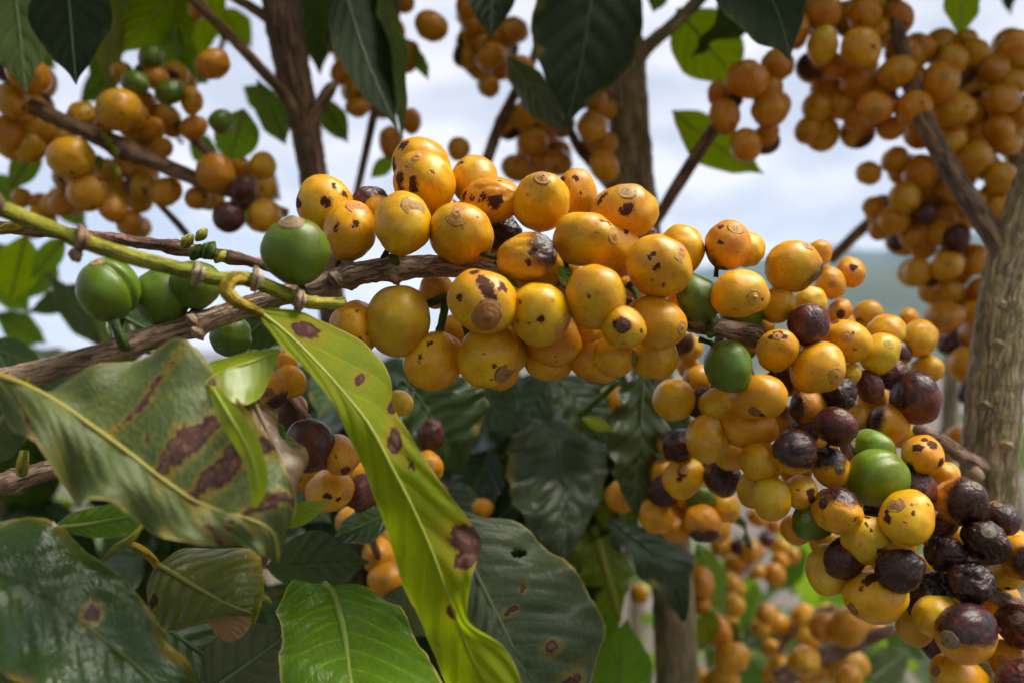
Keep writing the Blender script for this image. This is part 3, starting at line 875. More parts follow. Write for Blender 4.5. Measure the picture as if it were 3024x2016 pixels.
H(2497, 1008, 71, 67, 213, (4, -14), 'Y', 'cherry with a purplish ragged scar in its middle', m=[(4, -15, 15), (22, -20, 9), (24, 26, 6), (-30, -58, 16)], nv='s')
H(2597, 1043, 62, 62, 217, (26, -28), 'P', 'pale cherry with a dimpled navel on its shoulder', nv='s', nt=(0.66, 0.40, 0.08))
H(2617, 980, 60, 55, 226, None, 'Y', 'soft-focus cherry behind the dimpled pale one')
H(2714, 1000, 54, 62, 240, None, 'Y', 'blurred cherry right of the soft-focus pair')
H(2684, 938, 32, 30, 248, None, 'O', 'small blurred orange cherry above the blurred one')
H(2738, 1091, 46, 47, 240, None, 'Y', 'blurred cherry above the big half-brown one')
H(2510, 1104, 32, 36, 214, None, 'P', 'small pale cherry wedge right of the wide clean one')
H(2241, 1169, 80, 72, 198, (-14, 48), 'O', 'orange cherry with a smudged navel underneath and a pin hole', nv='s', m=[(14, 14, 5), (10, 56, 10)], nt=(0.35, 0.15, 0.04))
H(2211, 1262, 86, 68, 210, None, 'O', 'dull brown cherry in shade under the orange one')
H(2088, 1292, 70, 70, 214, None, 'P', 'smooth dull yellow cherry at the left of the cluster')
H(2122, 1198, 54, 56, 216, None, 'P', 'pale cherry left of the orange one')
H(1990, 1180, 64, 66, 222, None, 'P', 'soft pale cherry on the left edge above the lower bunch')
H(2385, 1199, 52, 60, 211, None, 'O', 'orange cherry with a brown left half in the dark hollow', dk=(-0.9, 0.0, 0.4, 0.25))
H(2619, 1251, 60, 60, 221, None, 'O', 'orange cherry with a scorched left side, right of the dark ones', dk=(-0.85, -0.3, 0.3, 0.28))
H(2246, 1362, 64, 66, 205, None, 'Y', 'clean yellow cherry left of the dark purple blotched one')
H(2278, 1470, 64, 68, 201, None, 'P', 'clean pale yellow cherry with one pin prick, left of the green one', m=[(8, 20, 4)])
H(2240, 1440, 60, 62, 214, None, 'L', 'dull yellow cherry behind the pin-pricked pale one')
H(2367, 1453, 50, 57, 203, None, 'Y', 'narrow cherry with a maroon patch on its right side', m=[(24, 0, 18), (26, 18, 16), (-10, -10, 5)])
H(2354, 1560, 48, 44, 215, None, 'O', 'shaded orange cherry below the pin-pricked pale one')
H(2679, 1529, 84, 81, 189, (-39, -43), 'Y', 'bright freckled cherry with a drilled hole and brown navel', nv='m', m=[(11, -20, 9), (-56, 0, 20), (-62, -20, 14), (-14, 12, 6), (10, -42, 6), (54, -46, 7)], nt=(0.46, 0.25, 0.10))
H(2560, 1592, 76, 74, 195, None, 'P', 'lemon yellow cherry with brown specks left of the freckled one', m=[(-5, -44, 10), (10, -30, 7), (40, 34, 16), (56, 26, 12), (-40, -8, 6), (-2, -66, 10)])
H(2723, 1344, 66, 63, 205, None, 'O', 'cherry with rusty map-like blotches at the top right of the cluster', m=[(-14, -20, 18), (30, -34, 20), (46, 20, 16), (-34, 34, 20), (6, -50, 14)])
H(2450, 1679, 64, 78, 204, None, 'P', 'pale lemon cherry at the lower left, behind a dark one', m=[(-20, 66, 10)])
H(2588, 1757, 90, 92, 194, (-60, 47), 'Y', 'big golden cherry with a brown triangle and low navel', nv='s', m=[(-28, -44, 16), (-14, -58, 18), (6, -64, 18), (-38, -22, 10)], nt=(0.42, 0.22, 0.08))
H(2771, 1817, 70, 70, 193, None, 'P', 'pale round cherry with fine scratches beside the big two-tone one', m=[(-8, -40, 5), (8, -38, 5)])
H(2701, 1846, 62, 56, 205, None, 'L', 'dim cherry under the finely scratched pale one')
H(2836, 2000, 100, 72, 194, (-70, -4), 'Y', 'wide yellow cherry cut by the bottom edge of the photo', nv='s', m=[(-42, -42, 6)], nt=(0.36, 0.17, 0.07))
H(2979, 1952, 66, 60, 196, (-24, -2), 'O', 'orange cherry with a small ringed navel near the corner', nv='s')
H(2974, 1696, 60, 50, 202, None, 'Y', 'yellow cherry below the black wrinkled one at the right edge', m=[(-38, 12, 12), (10, 38, 10)])
H(3026, 1644, 64, 88, 196, None, 'O', 'orange cherry with a black split side at the right edge', dk=(0.25, 0.1, 0.95, 0.16))
H(2793, 1402, 44, 44, 214, None, 'P', 'peach coloured cherry top behind the rusty blotched one')
# ---- over-ripe dark ones
FD = 'over-ripe dark cherries'
def B(x, y, rx, ry, d, nav, kind, label, **kw):
    cherry(x, y, rx, ry, d, nav, kind, label, FD, **kw)
B(2389, 954, 67, 60, 203, (24, -28), 'D', 'smooth round dark cherry with a ringed navel, highest of the dark ones', nv='s', mesh=SMOOTH[2], nt=(0.085, 0.055, 0.05))
B(2478, 1164, 52, 47, 208, None, 'K', 'grey black creased cherry under the wide clean one')
B(2567, 1143, 40, 54, 216, None, 'R', 'narrow maroon cherry above the scorched orange one')
B(2640, 1108, 52, 42, 224, None, 'D', 'black cherry top left of the big half-brown one')
B(2701, 1173, 80, 80, 219, None, 'R', 'big half-brown cherry, dark above and orange below', dk=(-0.45, -0.75, 0.4, 0.45), mesh=SMOOTH[1])
B(2072, 1190, 40, 52, 222, None, 'D', 'dark cherry between two pale ones left of the orange cherry')
B(2380, 1264, 50, 46, 212, None, 'D', 'dark cherry in the hollow above the blotched purple one')
B(2469, 1260, 62, 60, 200, (15, -40), 'D', 'dark red-brown cherry with a pale coin-like navel', nv='s', mesh=SMOOTH[4], nt=(0.34, 0.25, 0.14))
B(2346, 1333, 70, 60, 197, (-54, 8), 'H', 'purple cherry with an orange lower left side', dk=(0.35, -0.55, 0.45, 0.60), nv='s', nt=(0.12, 0.07, 0.04))
B(2454, 1380, 56, 58, 204, (30, 4), 'H', 'cherry black above and orange below with a beady navel', dk=(-0.25, -0.95, 0.2, 0.42), nv='p', nt=(0.16, 0.14, 0.06), mesh=SMOOTH[3])
B(2473, 1505, 72, 72, 195, (-46, -20), 'H', 'orange cherry with a dark burnt cap and dark navel', dk=(0.15, -0.95, -0.05, 0.36), nv='s', nt=(0.10, 0.05, 0.04), m=[(26, 26, 12), (44, 20, 16), (-46, -20, 22)])
B(2705, 1444, 63, 56, 203, None, 'R', 'purple maroon cherry between the green pair and freckled one', mesh=SMOOTH[5], dk=(-0.5, -0.6, 0.4, 0.5))
B(2836, 1479, 80, 74, 201, (42, -46), 'H', 'cherry half yellow and half black crust with a coiled navel', dk=(0.72, 0.05, 0.62, 0.46), nv='s', mesh=SHRUNK[2], nt=(0.30, 0.24, 0.14))
B(2783, 1548, 40, 50, 206, None, 'R', 'maroon cherry in the gap right of the freckled one')
B(2592, 1508, 42, 40, 208, None, 'K', 'black cherry behind the freckled and lemon ones')
B(2953, 1531, 63, 52, 205, (-6, -44), 'H', 'dark grey-purple cherry with an orange left shoulder', dk=(0.55, 0.15, 0.8, 0.62), nv='s', mesh=SMOOTH[6], nt=(0.30, 0.22, 0.12))
B(2907, 1600, 72, 61, 196, (10, -26), 'K', 'black wrinkled cherry with a crusty pale patch on top', nv='m', nt=(0.24, 0.21, 0.15))
B(2658, 1683, 74, 70, 188, None, 'K', 'purple black raisin-like cherry lit on its left, in the middle', mesh=SHRUNK[1])
B(2792, 1635, 64, 54, 199, None, 'K', 'shrivelled reddish black cherry hanging on a dry thread')
B(2868, 1718, 66, 73, 192, None, 'K', 'shrivelled grey and maroon cherry right of the raisin-like one')
B(2497, 1644, 62, 62, 198, None, 'D', 'dull dark purple cherry left of the lemon yellow one')
B(2740, 1752, 68, 72, 202, None, 'K', 'black dried cherry behind the pale scratched one')
B(2855, 1867, 94, 96, 186, (-41, 26), 'H', 'big two-tone cherry, purple above and orange below, with frayed navel', dk=(0.15, -0.85, 0.45, 0.46), nv='m', mesh=SMOOTH[0], nt=(0.27, 0.20, 0.12))
B(3018, 1848, 68, 75, 194, (-18, -30), 'R', 'brown-maroon cherry at the right edge beside the two-tone one', nv='m', dk=(0.5, -0.5, 0.5, 0.35))
B(3013, 2006, 66, 62, 187, None, 'D', 'dark cherry in the lower right corner')
# ---- lower shaded bunch left of the cluster
F3 = 'cherries of the shaded bunch below'
def I(x, y, rx, ry, d, nav, kind, label, **kw):
    cherry(x, y, rx, ry, d, nav, kind, label, F3, **kw)
I(2134, 1408, 52, 58, 236, None, 'R', 'dull maroon cherry right of the brown-stained yellow one', dk=(0, -0.5, 0.5, 0.6))
I(2018, 1408, 62, 58, 240, (2, -24), 'Y', 'brown-stained yellow cherry at the top of the shaded bunch', m=[(-4, -20, 18), (-10, 2, 12)], nv='s')
I(2005, 1314, 50, 52, 240, None, 'R', 'dark brown cherry above the brown-stained one', dk=(0, 0, 1, 0.8))
I(1938, 1526, 46, 56, 256, None, 'O', 'orange cherry at the lower left of the shaded bunch')
I(1832, 1466, 42, 48, 285, None, 'O', 'lone orange cherry beside the drooping dark leaf')
I(2076, 1543, 56, 55, 250, None, 'O', 'brown cherry at the foot of the shaded bunch, right', dk=(0.1, 0.8, 0.3, 0.2))
I(1995, 1556, 50, 50, 258, None, 'O', 'orange-brown cherry at the foot of the shaded bunch, left')
I(2141, 1496, 42, 46, 256, None, 'Y', 'yellow cherry beside the little green one')
I(1962, 1450, 44, 50, 252, None, 'R', 'dark red cherry on the left of the shaded bunch', dk=(-0.5, 0, 0.6, 0.5))
I(2035, 1470, 46, 46, 262, None, 'O', 'reddish orange cherry deep in the middle of the shaded bunch')
I(1810, 1182, 42, 48, 300, (16, 24), 'O', 'single cherry with a dark navel hanging under the middle bunch', nv='s', nt=(0.12, 0.06, 0.03))
I(2036, 1030, 38, 42, 246, None, 'P', 'pale blurred cherry between the middle bunch and the hanging green one')
I(2034, 1084, 34, 36, 250, None, 'O', 'small blurred cherry under the pale blurred one')
# ---- behind the hanging leaf
F4 = 'cherries behind the hanging leaf'
def Kc(x, y, rx, ry, d, nav, kind, label, **kw):
    cherry(x, y, rx, ry, d, nav, kind, label, F4, **kw)
Kc(802, 1151, 44, 56, 210, (-14, 14), 'O', 'cherry with a large pinkish navel and blackened foot, left of the hanging leaf', nv='l', dk=(0.5, 0.75, 0.25, 0.22), nt=(0.36, 0.17, 0.11))
Kc(859, 1125, 44, 52, 217, None, 'Y', 'plain yellow cherry right behind the pink-navelled one')
Kc(846, 1066, 30, 34, 220, None, 'O', 'tiny orange cherry above the plain one by the leaf edge')
Kc(912, 1315, 76, 82, 206, None, 'D', 'big blue-black cherry left of the hanging leaf', mesh=SMOOTH[3])
Kc(1003, 1344, 54, 66, 208, (12, 42), 'O', 'bell shaped orange cherry with a dark puckered navel', nv='s', nt=(0.12, 0.05, 0.03), m=[(-14, -4, 6), (12, 42, 18)])
Kc(977, 1448, 70, 62, 218, (40, 12), 'O', 'wide orange cherry with a brown smear under the bell shaped one', m=[(-20, 14, 16), (10, 22, 9)], nv='s')
Kc(1068, 1455, 48, 55, 228, None, 'R', 'brown cherry half hidden by the hanging leaf')
Kc(1183, 1189, 34, 52, 214, None, 'P', 'pale cherry edge showing right of the hanging leaf')
Kc(1273, 1286, 38, 48, 244, None, 'D', 'dark purple cherry right of the hanging leaf')
Kc(1266, 1376, 42, 46, 240, (4, -10), 'O', 'knobbly orange cherry under the dark purple one', mesh=SHRUNK[2], nv='s')
Kc(1294, 1455, 32, 34, 252, None, 'D', 'small purple cherry under the knobbly orange one')
Kc(1119, 1640, 56, 58, 262, None, 'O', 'upper of two orange cherries low behind the hanging leaf')
Kc(1148, 1712, 60, 58, 256, (-8, -4), 'O', 'lower of two orange cherries low behind the hanging leaf', nv='s')
Kc(1100, 1536, 44, 36, 262, None, 'D', 'purple cherry above the two low orange ones')
Kc(1424, 1500, 32, 26, 300, None, 'O', 'small orange cherry among the dark leaves in the lower middle')

# ---- bunches out of focus behind
blurred([(2211, 234, 60, 60, 'O'), (2142, 343, 46, 50, 'O', 4), (2272, 325, 58, 55, 'O', 2), (2202, 429, 50, 52, 'O', 2), (2298, 191, 54, 46, 'O', 8),
         (2118, 273, 28, 36, 'O', 10), (2267, 392, 32, 36, 'O', 12), (2341, 90, 42, 60, 'O', 8)], 305, 'cherries at the end of the dark twig',
        'amber cherry at the tip of the dark slanting twig')
blurred([(2428, 39, 58, 56, 'O', 0), (2554, 39, 50, 55, 'O', 0), (2428, 134, 46, 55, 'P', -4), (2541, 143, 62, 62, 'Y', -8), (2597, 87, 34, 34, 'Y', 4),
         (2458, 196, 46, 44, 'O', 8), (2645, 217, 54, 55, 'Y', -6, (-12, 28)), (2658, 152, 50, 42, 'O', 8), (2536, 245, 52, 52, 'O', 8), (2584, 317, 54, 50, 'O', -4, (4, 10)),
         (2536, 347, 46, 50, 'O', 10), (2697, 319, 56, 55, 'O', -8), (2632, 379, 46, 34, 'O', 8), (2775, 243, 62, 62, 'O', -8, (10, -16)), (2810, 321, 62, 57, 'Y', 0),
         (2727, 147, 42, 42, 'O', 10), (2810, 182, 52, 50, 'Y', 6), (2883, 160, 48, 46, 'Y', 12), (2935, 204, 50, 50, 'O', 10), (2957, 295, 56, 56, 'O', 4),
         (2948, 382, 48, 50, 'O', 8), (2975, 425, 42, 40, 'Y', 10), (2879, 468, 50, 52, 'Y', 4), (2957, 529, 52, 50, 'Y', 2), (2812, 416, 42, 48, 'Y', 6),
         (2957, 611, 48, 44, 'Y', 4), (2883, 598, 40, 40, 'P', 8), (2944, 663, 50, 42, 'Y', 8), (3008, 347, 40, 42, 'O', 8), (2849, 524, 36, 36, 'O', 12),
         (2987, 243, 46, 46, 'Y', 10), (2910, 250, 44, 44, 'O', 14), (2880, 330, 46, 46, 'O', 14), (2900, 400, 44, 46, 'Y', 14), (2850, 120, 40, 36, 'Y', 20), (2960, 150, 36, 34, 'Y', 22),
         (2700, 235, 40, 40, 'O', 14), (2610, 260, 40, 40, 'O', 14), (2500, 60, 40, 44, 'O', 14), (2820, 560, 40, 40, 'O', 14)], 312,
        'cherries of the upper right bunch', 'golden cherry in the upper right bunch')
blurred([(2653, 56, 44, 56, 'H', 2)], 312, None, 'dark-stained blurred cherry hanging out against the sky at the top right')
blurred([(3000, 130, 44, 46, 'O', -10)], 300, None, 'lone amber cherry cut by the right edge near the top')
blurred([(2565, 512, 43, 36, 'Y', 0), (2640, 473, 38, 44, 'Y', 2), (2718, 512, 60, 55, 'O', -2), (2671, 585, 54, 48, 'Y', -6), (2580, 613, 32, 38, 'O', 8),
         (2640, 650, 50, 46, 'O', 2), (2762, 562, 46, 46, 'O', 8), (2788, 646, 42, 42, 'O', 4), (2697, 694, 46, 44, 'O', 6), (2771, 688, 44, 42, 'Y', 2),
         (2727, 731, 48, 36, 'O', 10), (2797, 787, 46, 47, 'Y', -6, (2, -8)), (2710, 804, 42, 42, 'Y', 0), (2879, 765, 40, 46, 'O', 2), (2597, 682, 32, 30, 'O', 10),
         (2896, 856, 36, 42, 'O', 6), (2788, 858, 34, 32, 'O', 10), (2788, 937, 55, 50, 'O', -4, (0, 8)), (2879, 930, 50, 46, 'Y', 4), (2883, 991, 50, 54, 'O', 0),
         (2853, 1078, 52, 56, 'Y', -4), (2827, 1288, 40, 30, 'O', 6), (2806, 1316, 34, 30, 'O', 8), (2690, 640, 40, 40, 'O', 14), (2840, 800, 36, 40, 'O', 12)], 334,
        'cherries beside the mossy stem', 'blurred cherry left of the mossy stem')
blurred([(2731, 626, 42, 40, 'D', -6), (2823, 705, 44, 42, 'D', -6), (2797, 1019, 32, 32, 'D', 4), (2853, 1160, 32, 34, 'D', 6)], 334,
        'dark cherries beside the mossy stem', 'blurred dark purple cherry just left of the mossy stem')
LB = 'blurred yellow cherry on the upper left twig'
blurred([(37, 299, 52, 58, 'Y', -4), (17, 136, 28, 36, 'O', 4), (26, 392, 48, 56, 'O', 4), (82, 377, 28, 28, 'O', 12), (210, 468, 66, 68, 'Y', -8),
         (260, 568, 58, 60, 'Y', -2), (243, 340, 50, 38, 'P', 4), (351, 325, 66, 66, 'Y', -8, (-6, -40)), (399, 347, 44, 48, 'Y', 8), (460, 230, 40, 36, 'O', 8),
         (568, 299, 34, 38, 'Y', 8), (572, 377, 40, 36, 'O', 10), (711, 499, 34, 36, 'O', 8), (776, 490, 38, 42, 'Y', 2), (781, 637, 50, 52, 'Y', -2),
         (490, 568, 46, 46, 'O', 6), (585, 585, 40, 40, 'O', 8), (186, 603, 42, 40, 'O', 10), (334, 616, 52, 38, 'O', 2), (386, 660, 46, 40, 'O', 8),
         (65, 585, 30, 30, 'O', 24), (117, 597, 32, 28, 'O', 26), (451, 382, 36, 40, 'O', 12), (477, 440, 36, 36, 'O', 12), (364, 494, 42, 28, 'O', 14),
         (585, 26, 36, 30, 'O', 10), (420, 300, 36, 36, 'O', 14)], 300, 'cherries of the upper left branch', LB)
blurred([(85, 221, 65, 58, 'O', -8, (24, 4))], 298, None, 'blurred cherry with a black navel near the left edge, top of its branch')
blurred([(637, 512, 56, 60, 'O', -4)], 300, None, 'blurred cherry with a dark foot just above the two dark ones')
blurred([(720, 555, 40, 42, 'D', -6), (676, 642, 46, 48, 'D', -6)], 298, 'dark cherries of the upper left branch', 'blurred nearly black cherry at the upper left twig end')
blurred([(711, 600, 32, 28, 'R', 4)], 300, None, 'reddish brown cherry between the two blurred black ones')
blurred([(629, 191, 54, 46, 'O', -4)], 302, None, 'lone amber cherry against the sky left of the brown stem')
blurred([(447, 167, 38, 40, 'G', 6), (399, 247, 48, 40, 'G', -4), (503, 273, 44, 36, 'G', 0), (655, 360, 44, 36, 'G', -6)], 300,
        'green cherries of the upper left branch', 'blurred green cherry among the upper left yellow ones')
CB = 'shaded amber cherry beside the long hanging black leaf'
blurred([(1199, 165, 46, 46, 'O'), (1160, 90, 36, 44, 'O'), (1194, 9, 40, 28, 'O'), (1216, 358, 30, 38, 'O'), (1155, 421, 36, 46, 'O'),
         (1056, 260, 40, 46, 'O'), (1056, 317, 48, 30, 'O'), (1010, 215, 32, 44, 'O'), (985, 130, 26, 40, 'O', 10)], 352, 'cherries beside the long dark leaf', CB)
blurred([(1273, 78, 50, 44, 'O', -8)], 350, None, 'lone round brown cherry hanging against the sky at the top centre')
blurred([(1355, 440, 40, 30, 'O', -20)], 350, None, 'dim cherry top just behind the sharp topmost pair')
blurred([(1385, 17, 46, 38, 'O'), (1394, 72, 32, 34, 'O'), (1450, 165, 46, 40, 'O'), (1537, 213, 42, 50, 'O', -6), (1442, 256, 38, 34, 'O'), (1515, 90, 46, 42, 'O'),
         (1480, 205, 34, 34, 'O', 8), (1470, 110, 36, 40, 'O', 8), (1420, 130, 30, 34, 'O', 8), (1546, 343, 42, 44, 'O'), (1572, 421, 46, 42, 'O'), (1524, 499, 50, 38, 'O'), (1650, 483, 42, 40, 'O'),
         (1600, 470, 40, 40, 'O', 8), (1610, 400, 34, 34, 'O', 10)], 356, 'cherries of the shaded top middle bunch',
        'shaded cherry left of the central stem')
blurred([(1749, 373, 46, 50, 'O', -8), (1762, 297, 36, 42, 'O', 0), (1719, 297, 24, 32, 'O', 4), (1784, 490, 42, 52, 'Y', 0), (1789, 427, 36, 36, 'O', 4), (1765, 245, 20, 30, 'O', 6)], 330,
        'cherries hugging the central stem', 'orange cherry clinging to the central stem')
blurred([(2124, 1613, 28, 35, 'Y', 10), (2211, 1622, 42, 36, 'Y', 0), (2228, 1683, 32, 27, 'Y', 10), (2285, 1696, 34, 34, 'Y', 10), (2302, 1657, 32, 27, 'Y', 20),
         (2263, 1813, 34, 33, 'Y', 10), (2372, 1817, 42, 32, 'Y', 10), (2246, 1856, 32, 25, 'Y', 20), (2298, 1956, 32, 30, 'Y', 20), (2393, 2004, 37, 28, 'O', 10),
         (2593, 1861, 42, 28, 'O', 20), (1888, 1752, 27, 33, 'Y', 30), (2237, 1527, 40, 24, 'O', 20), (2285, 1553, 28, 22, 'O', 30), (2340, 1640, 24, 24, 'O', 40),
         (2180, 1740, 22, 24, 'Y', 60), (2330, 1870, 26, 24, 'Y', 40), (2440, 1800, 24, 22, 'Y', 60)], 440, 'far cherries in the lower right',
        'small far cherry below the right cluster')
blurred([(2181, 1613, 27, 26, 'D', 0), (2263, 1592, 26, 26, 'D', 10)], 440, 'far dark cherries in the lower right', 'small far dark cherry below the right hand cluster')
blurred([(2068, 1718, 33, 52, 'O', 0), (2072, 1783, 27, 32, 'O', 0), (2120, 1866, 36, 58, 'O', 0), (2163, 1943, 55, 50, 'Y', -20), (2146, 1995, 50, 36, 'Y', -20)], 395,
        'cherries right of the lower stem', 'blurred orange cherry right of the lower stem')
blurred([(2432, 1852, 42, 48, 'O', 0), (2506, 1848, 57, 60, 'O', -10), (2376, 1952, 52, 50, 'Y', -10), (2506, 2000, 48, 38, 'Y', -10)], 340,
        'blurred cherries near the bottom edge', 'large blurred cherry near the bottom edge')


# ---- the cherries deep inside the bunches, seen only as glimpses through the gaps: one mass
def cherry_mass():
    rg = random.Random(77)
    spots = [(2330, 1120, 50, 224), (2310, 1250, 52, 226), (2420, 1330, 52, 222), (2530, 1240, 50, 228), (2545, 1330, 44, 222), (2160, 1340, 50, 228), (2180, 1110, 46, 226), (2520, 1450, 50, 222),
             (2350, 1390, 46, 224), (2190, 1020, 46, 226), (2240, 960, 46, 224), (2360, 1020, 46, 222), (2640, 1600, 56, 218), (2745, 1690, 56, 218), (2830, 1590, 52, 220), (2870, 1800, 56, 218),
             (2940, 1760, 56, 216), (2660, 1780, 56, 222), (2550, 1690, 52, 220), (2780, 1900, 56, 214), (2930, 1900, 60, 212), (2440, 1600, 48, 220), (2800, 1720, 56, 216), (2985, 1620, 56, 216),
             (1300, 640, 60, 222), (1420, 760, 60, 224), (1530, 880, 60, 222), (1650, 790, 60, 222), (1680, 930, 60, 222), (1870, 880, 60, 222), (1790, 800, 60, 224), (1540, 990, 56, 220),
             (1350, 980, 52, 222), (1710, 1040, 56, 222), (1160, 660, 50, 222), (2010, 1010, 44, 236), (2060, 1120, 44, 238), (2480, 960, 44, 236), (2560, 930, 42, 244), (2640, 1040, 46, 240),
             (2580, 1180, 46, 232), (2660, 1280, 42, 240), (860, 1210, 46, 232), (900, 1400, 50, 232), (1030, 1400, 50, 236), (1040, 1540, 48, 250), (1130, 1590, 46, 275), (1180, 1660, 50, 275)]
    for (box, d, n, r) in [((2380, 20, 2780, 400), 332, 26, 46), ((2760, 120, 3040, 680), 336, 36, 46), ((2600, 480, 2800, 720), 352, 12, 44), ((2680, 760, 2880, 1000), 352, 10, 44), ((2800, 900, 2900, 1120), 352, 5, 44),
                           ((2130, 220, 2300, 420), 322, 6, 44), ((10, 200, 120, 440), 318, 7, 46), ((170, 330, 480, 600), 322, 14, 44), ((330, 200, 560, 420), 326, 8, 36), ((560, 480, 800, 640), 322, 7, 40),
                           ((90, 520, 420, 680), 326, 10, 38), ((1010, 40, 1200, 330), 372, 10, 40), ((1370, 20, 1560, 260), 374, 14, 38), ((1500, 340, 1680, 520), 374, 10, 40), ((1720, 280, 1800, 520), 348, 6, 34),
                           ((1930, 1300, 2150, 1570), 272, 14, 46), ((2050, 1700, 2170, 2010), 420, 7, 34), ((2100, 1600, 2320, 1700), 470, 8, 28), ((2230, 1790, 2420, 2010), 470, 9, 30), ((2400, 1820, 2600, 2010), 372, 6, 40)]:
        for _ in range(n):
            spots.append((rg.uniform(box[0], box[2]), rg.uniform(box[1], box[3]), r * rg.uniform(0.85, 1.1), d + rg.uniform(-8, 10)))
    nu, nv = 18, 11
    verts, faces = [], []
    for (x, y, r, d) in spots:
        c = P(x, y, d / 1000)
        R = r * d / 1000 / FPX
        q = Quaternion((rg.gauss(0, 1), rg.gauss(0, 1), rg.gauss(0, 1), rg.gauss(0, 1))).normalized()
        k = len(verts)
        st = rg.uniform(1.0, 1.2)
        for i in range(nv + 1):
            th = math.pi * i / nv
            for j in range(nu):
                ph = 2 * math.pi * j / nu
                verts.append(c + q @ Vector((math.sin(th) * math.cos(ph) * R, math.sin(th) * math.sin(ph) * R, math.cos(th) * R * st)))
        for i in range(nv):
            for j in range(nu):
                j2 = (j + 1) % nu
                faces.append((k + i * nu + j, k + (i + 1) * nu + j, k + (i + 1) * nu + j2, k + i * nu + j2))
    mat, t = new_mat('cherry_skin_mass')
    p = t.tex('Object')
    col = t.mix(t.step(t.noise(p, 70.0, 1.0, 0.5), 0.38, 0.62), (0.62, 0.27, 0.006), (0.70, 0.35, 0.007))
    col = t.mix(t.step(t.noise(p, 45.0, 1.0, 0.5), 0.60, 0.64), col, (0.07, 0.02, 0.014))
    col = t.mix(t.step(t.noise(p, 260.0, 3.0, 0.6), 0.60, 0.70), col, (0.16, 0.06, 0.02))
    t.finish(t.principled(Base_Color=col, Roughness=0.38).outputs[0])
    o = new_obj('coffee_cherry_mass', mesh_from('coffee_cherry_mass', verts, faces, mat))
    return tag(o, 'cherries deep inside the bunches glimpsed through the gaps', 'cherries', kind='stuff')
cherry_mass()
# ------------------------------------------------------------------ leaves
LEAFCOL = {  # upper face, lower face
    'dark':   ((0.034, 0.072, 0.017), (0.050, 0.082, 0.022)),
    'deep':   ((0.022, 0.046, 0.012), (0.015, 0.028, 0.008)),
    'mid':    ((0.048, 0.105, 0.014), (0.085, 0.130, 0.030)),
    'bright': ((0.100, 0.205, 0.012), (0.120, 0.190, 0.030)),
    'lime':   ((0.185, 0.250, 0.006), (0.165, 0.212, 0.006)),
    'grey':   ((0.060, 0.090, 0.040), (0.095, 0.125, 0.060)),
    'olive':  ((0.085, 0.105, 0.016), (0.120, 0.125, 0.035)),
    'dry':    ((0.150, 0.095, 0.055), (0.190, 0.120, 0.075)),
    'tan':    ((0.300, 0.175, 0.115), (0.330, 0.200, 0.140)),
    'sick':   ((0.078, 0.105, 0.024), (0.10, 0.12, 0.04)),
}
RIBCOL = {'dark': (0.10, 0.14, 0.04), 'deep': (0.06, 0.09, 0.03), 'mid': (0.17, 0.22, 0.05), 'bright': (0.26, 0.34, 0.06), 'lime': (0.34, 0.36, 0.04),
          'grey': (0.17, 0.21, 0.10), 'olive': (0.22, 0.21, 0.05), 'dry': (0.22, 0.13, 0.07), 'tan': (0.30, 0.18, 0.11), 'sick': (0.36, 0.30, 0.05)}

def leaf_props(o, colour, flip=0.0, veins=0.5, yellow=0.0, rim=0.0, rust=0.0, thin=0.28, marks=()):
    o['tint'], o['under'] = LEAFCOL[colour]
    o['flip'], o['veins'], o['yellow'], o['rim'], o['rust'], o['thin'] = float(flip), float(veins), float(yellow), float(rim), float(rust), float(thin)
    for i, mk in enumerate(marks[:8]):
        o['mark%d' % i] = tuple(float(v) for v in mk)

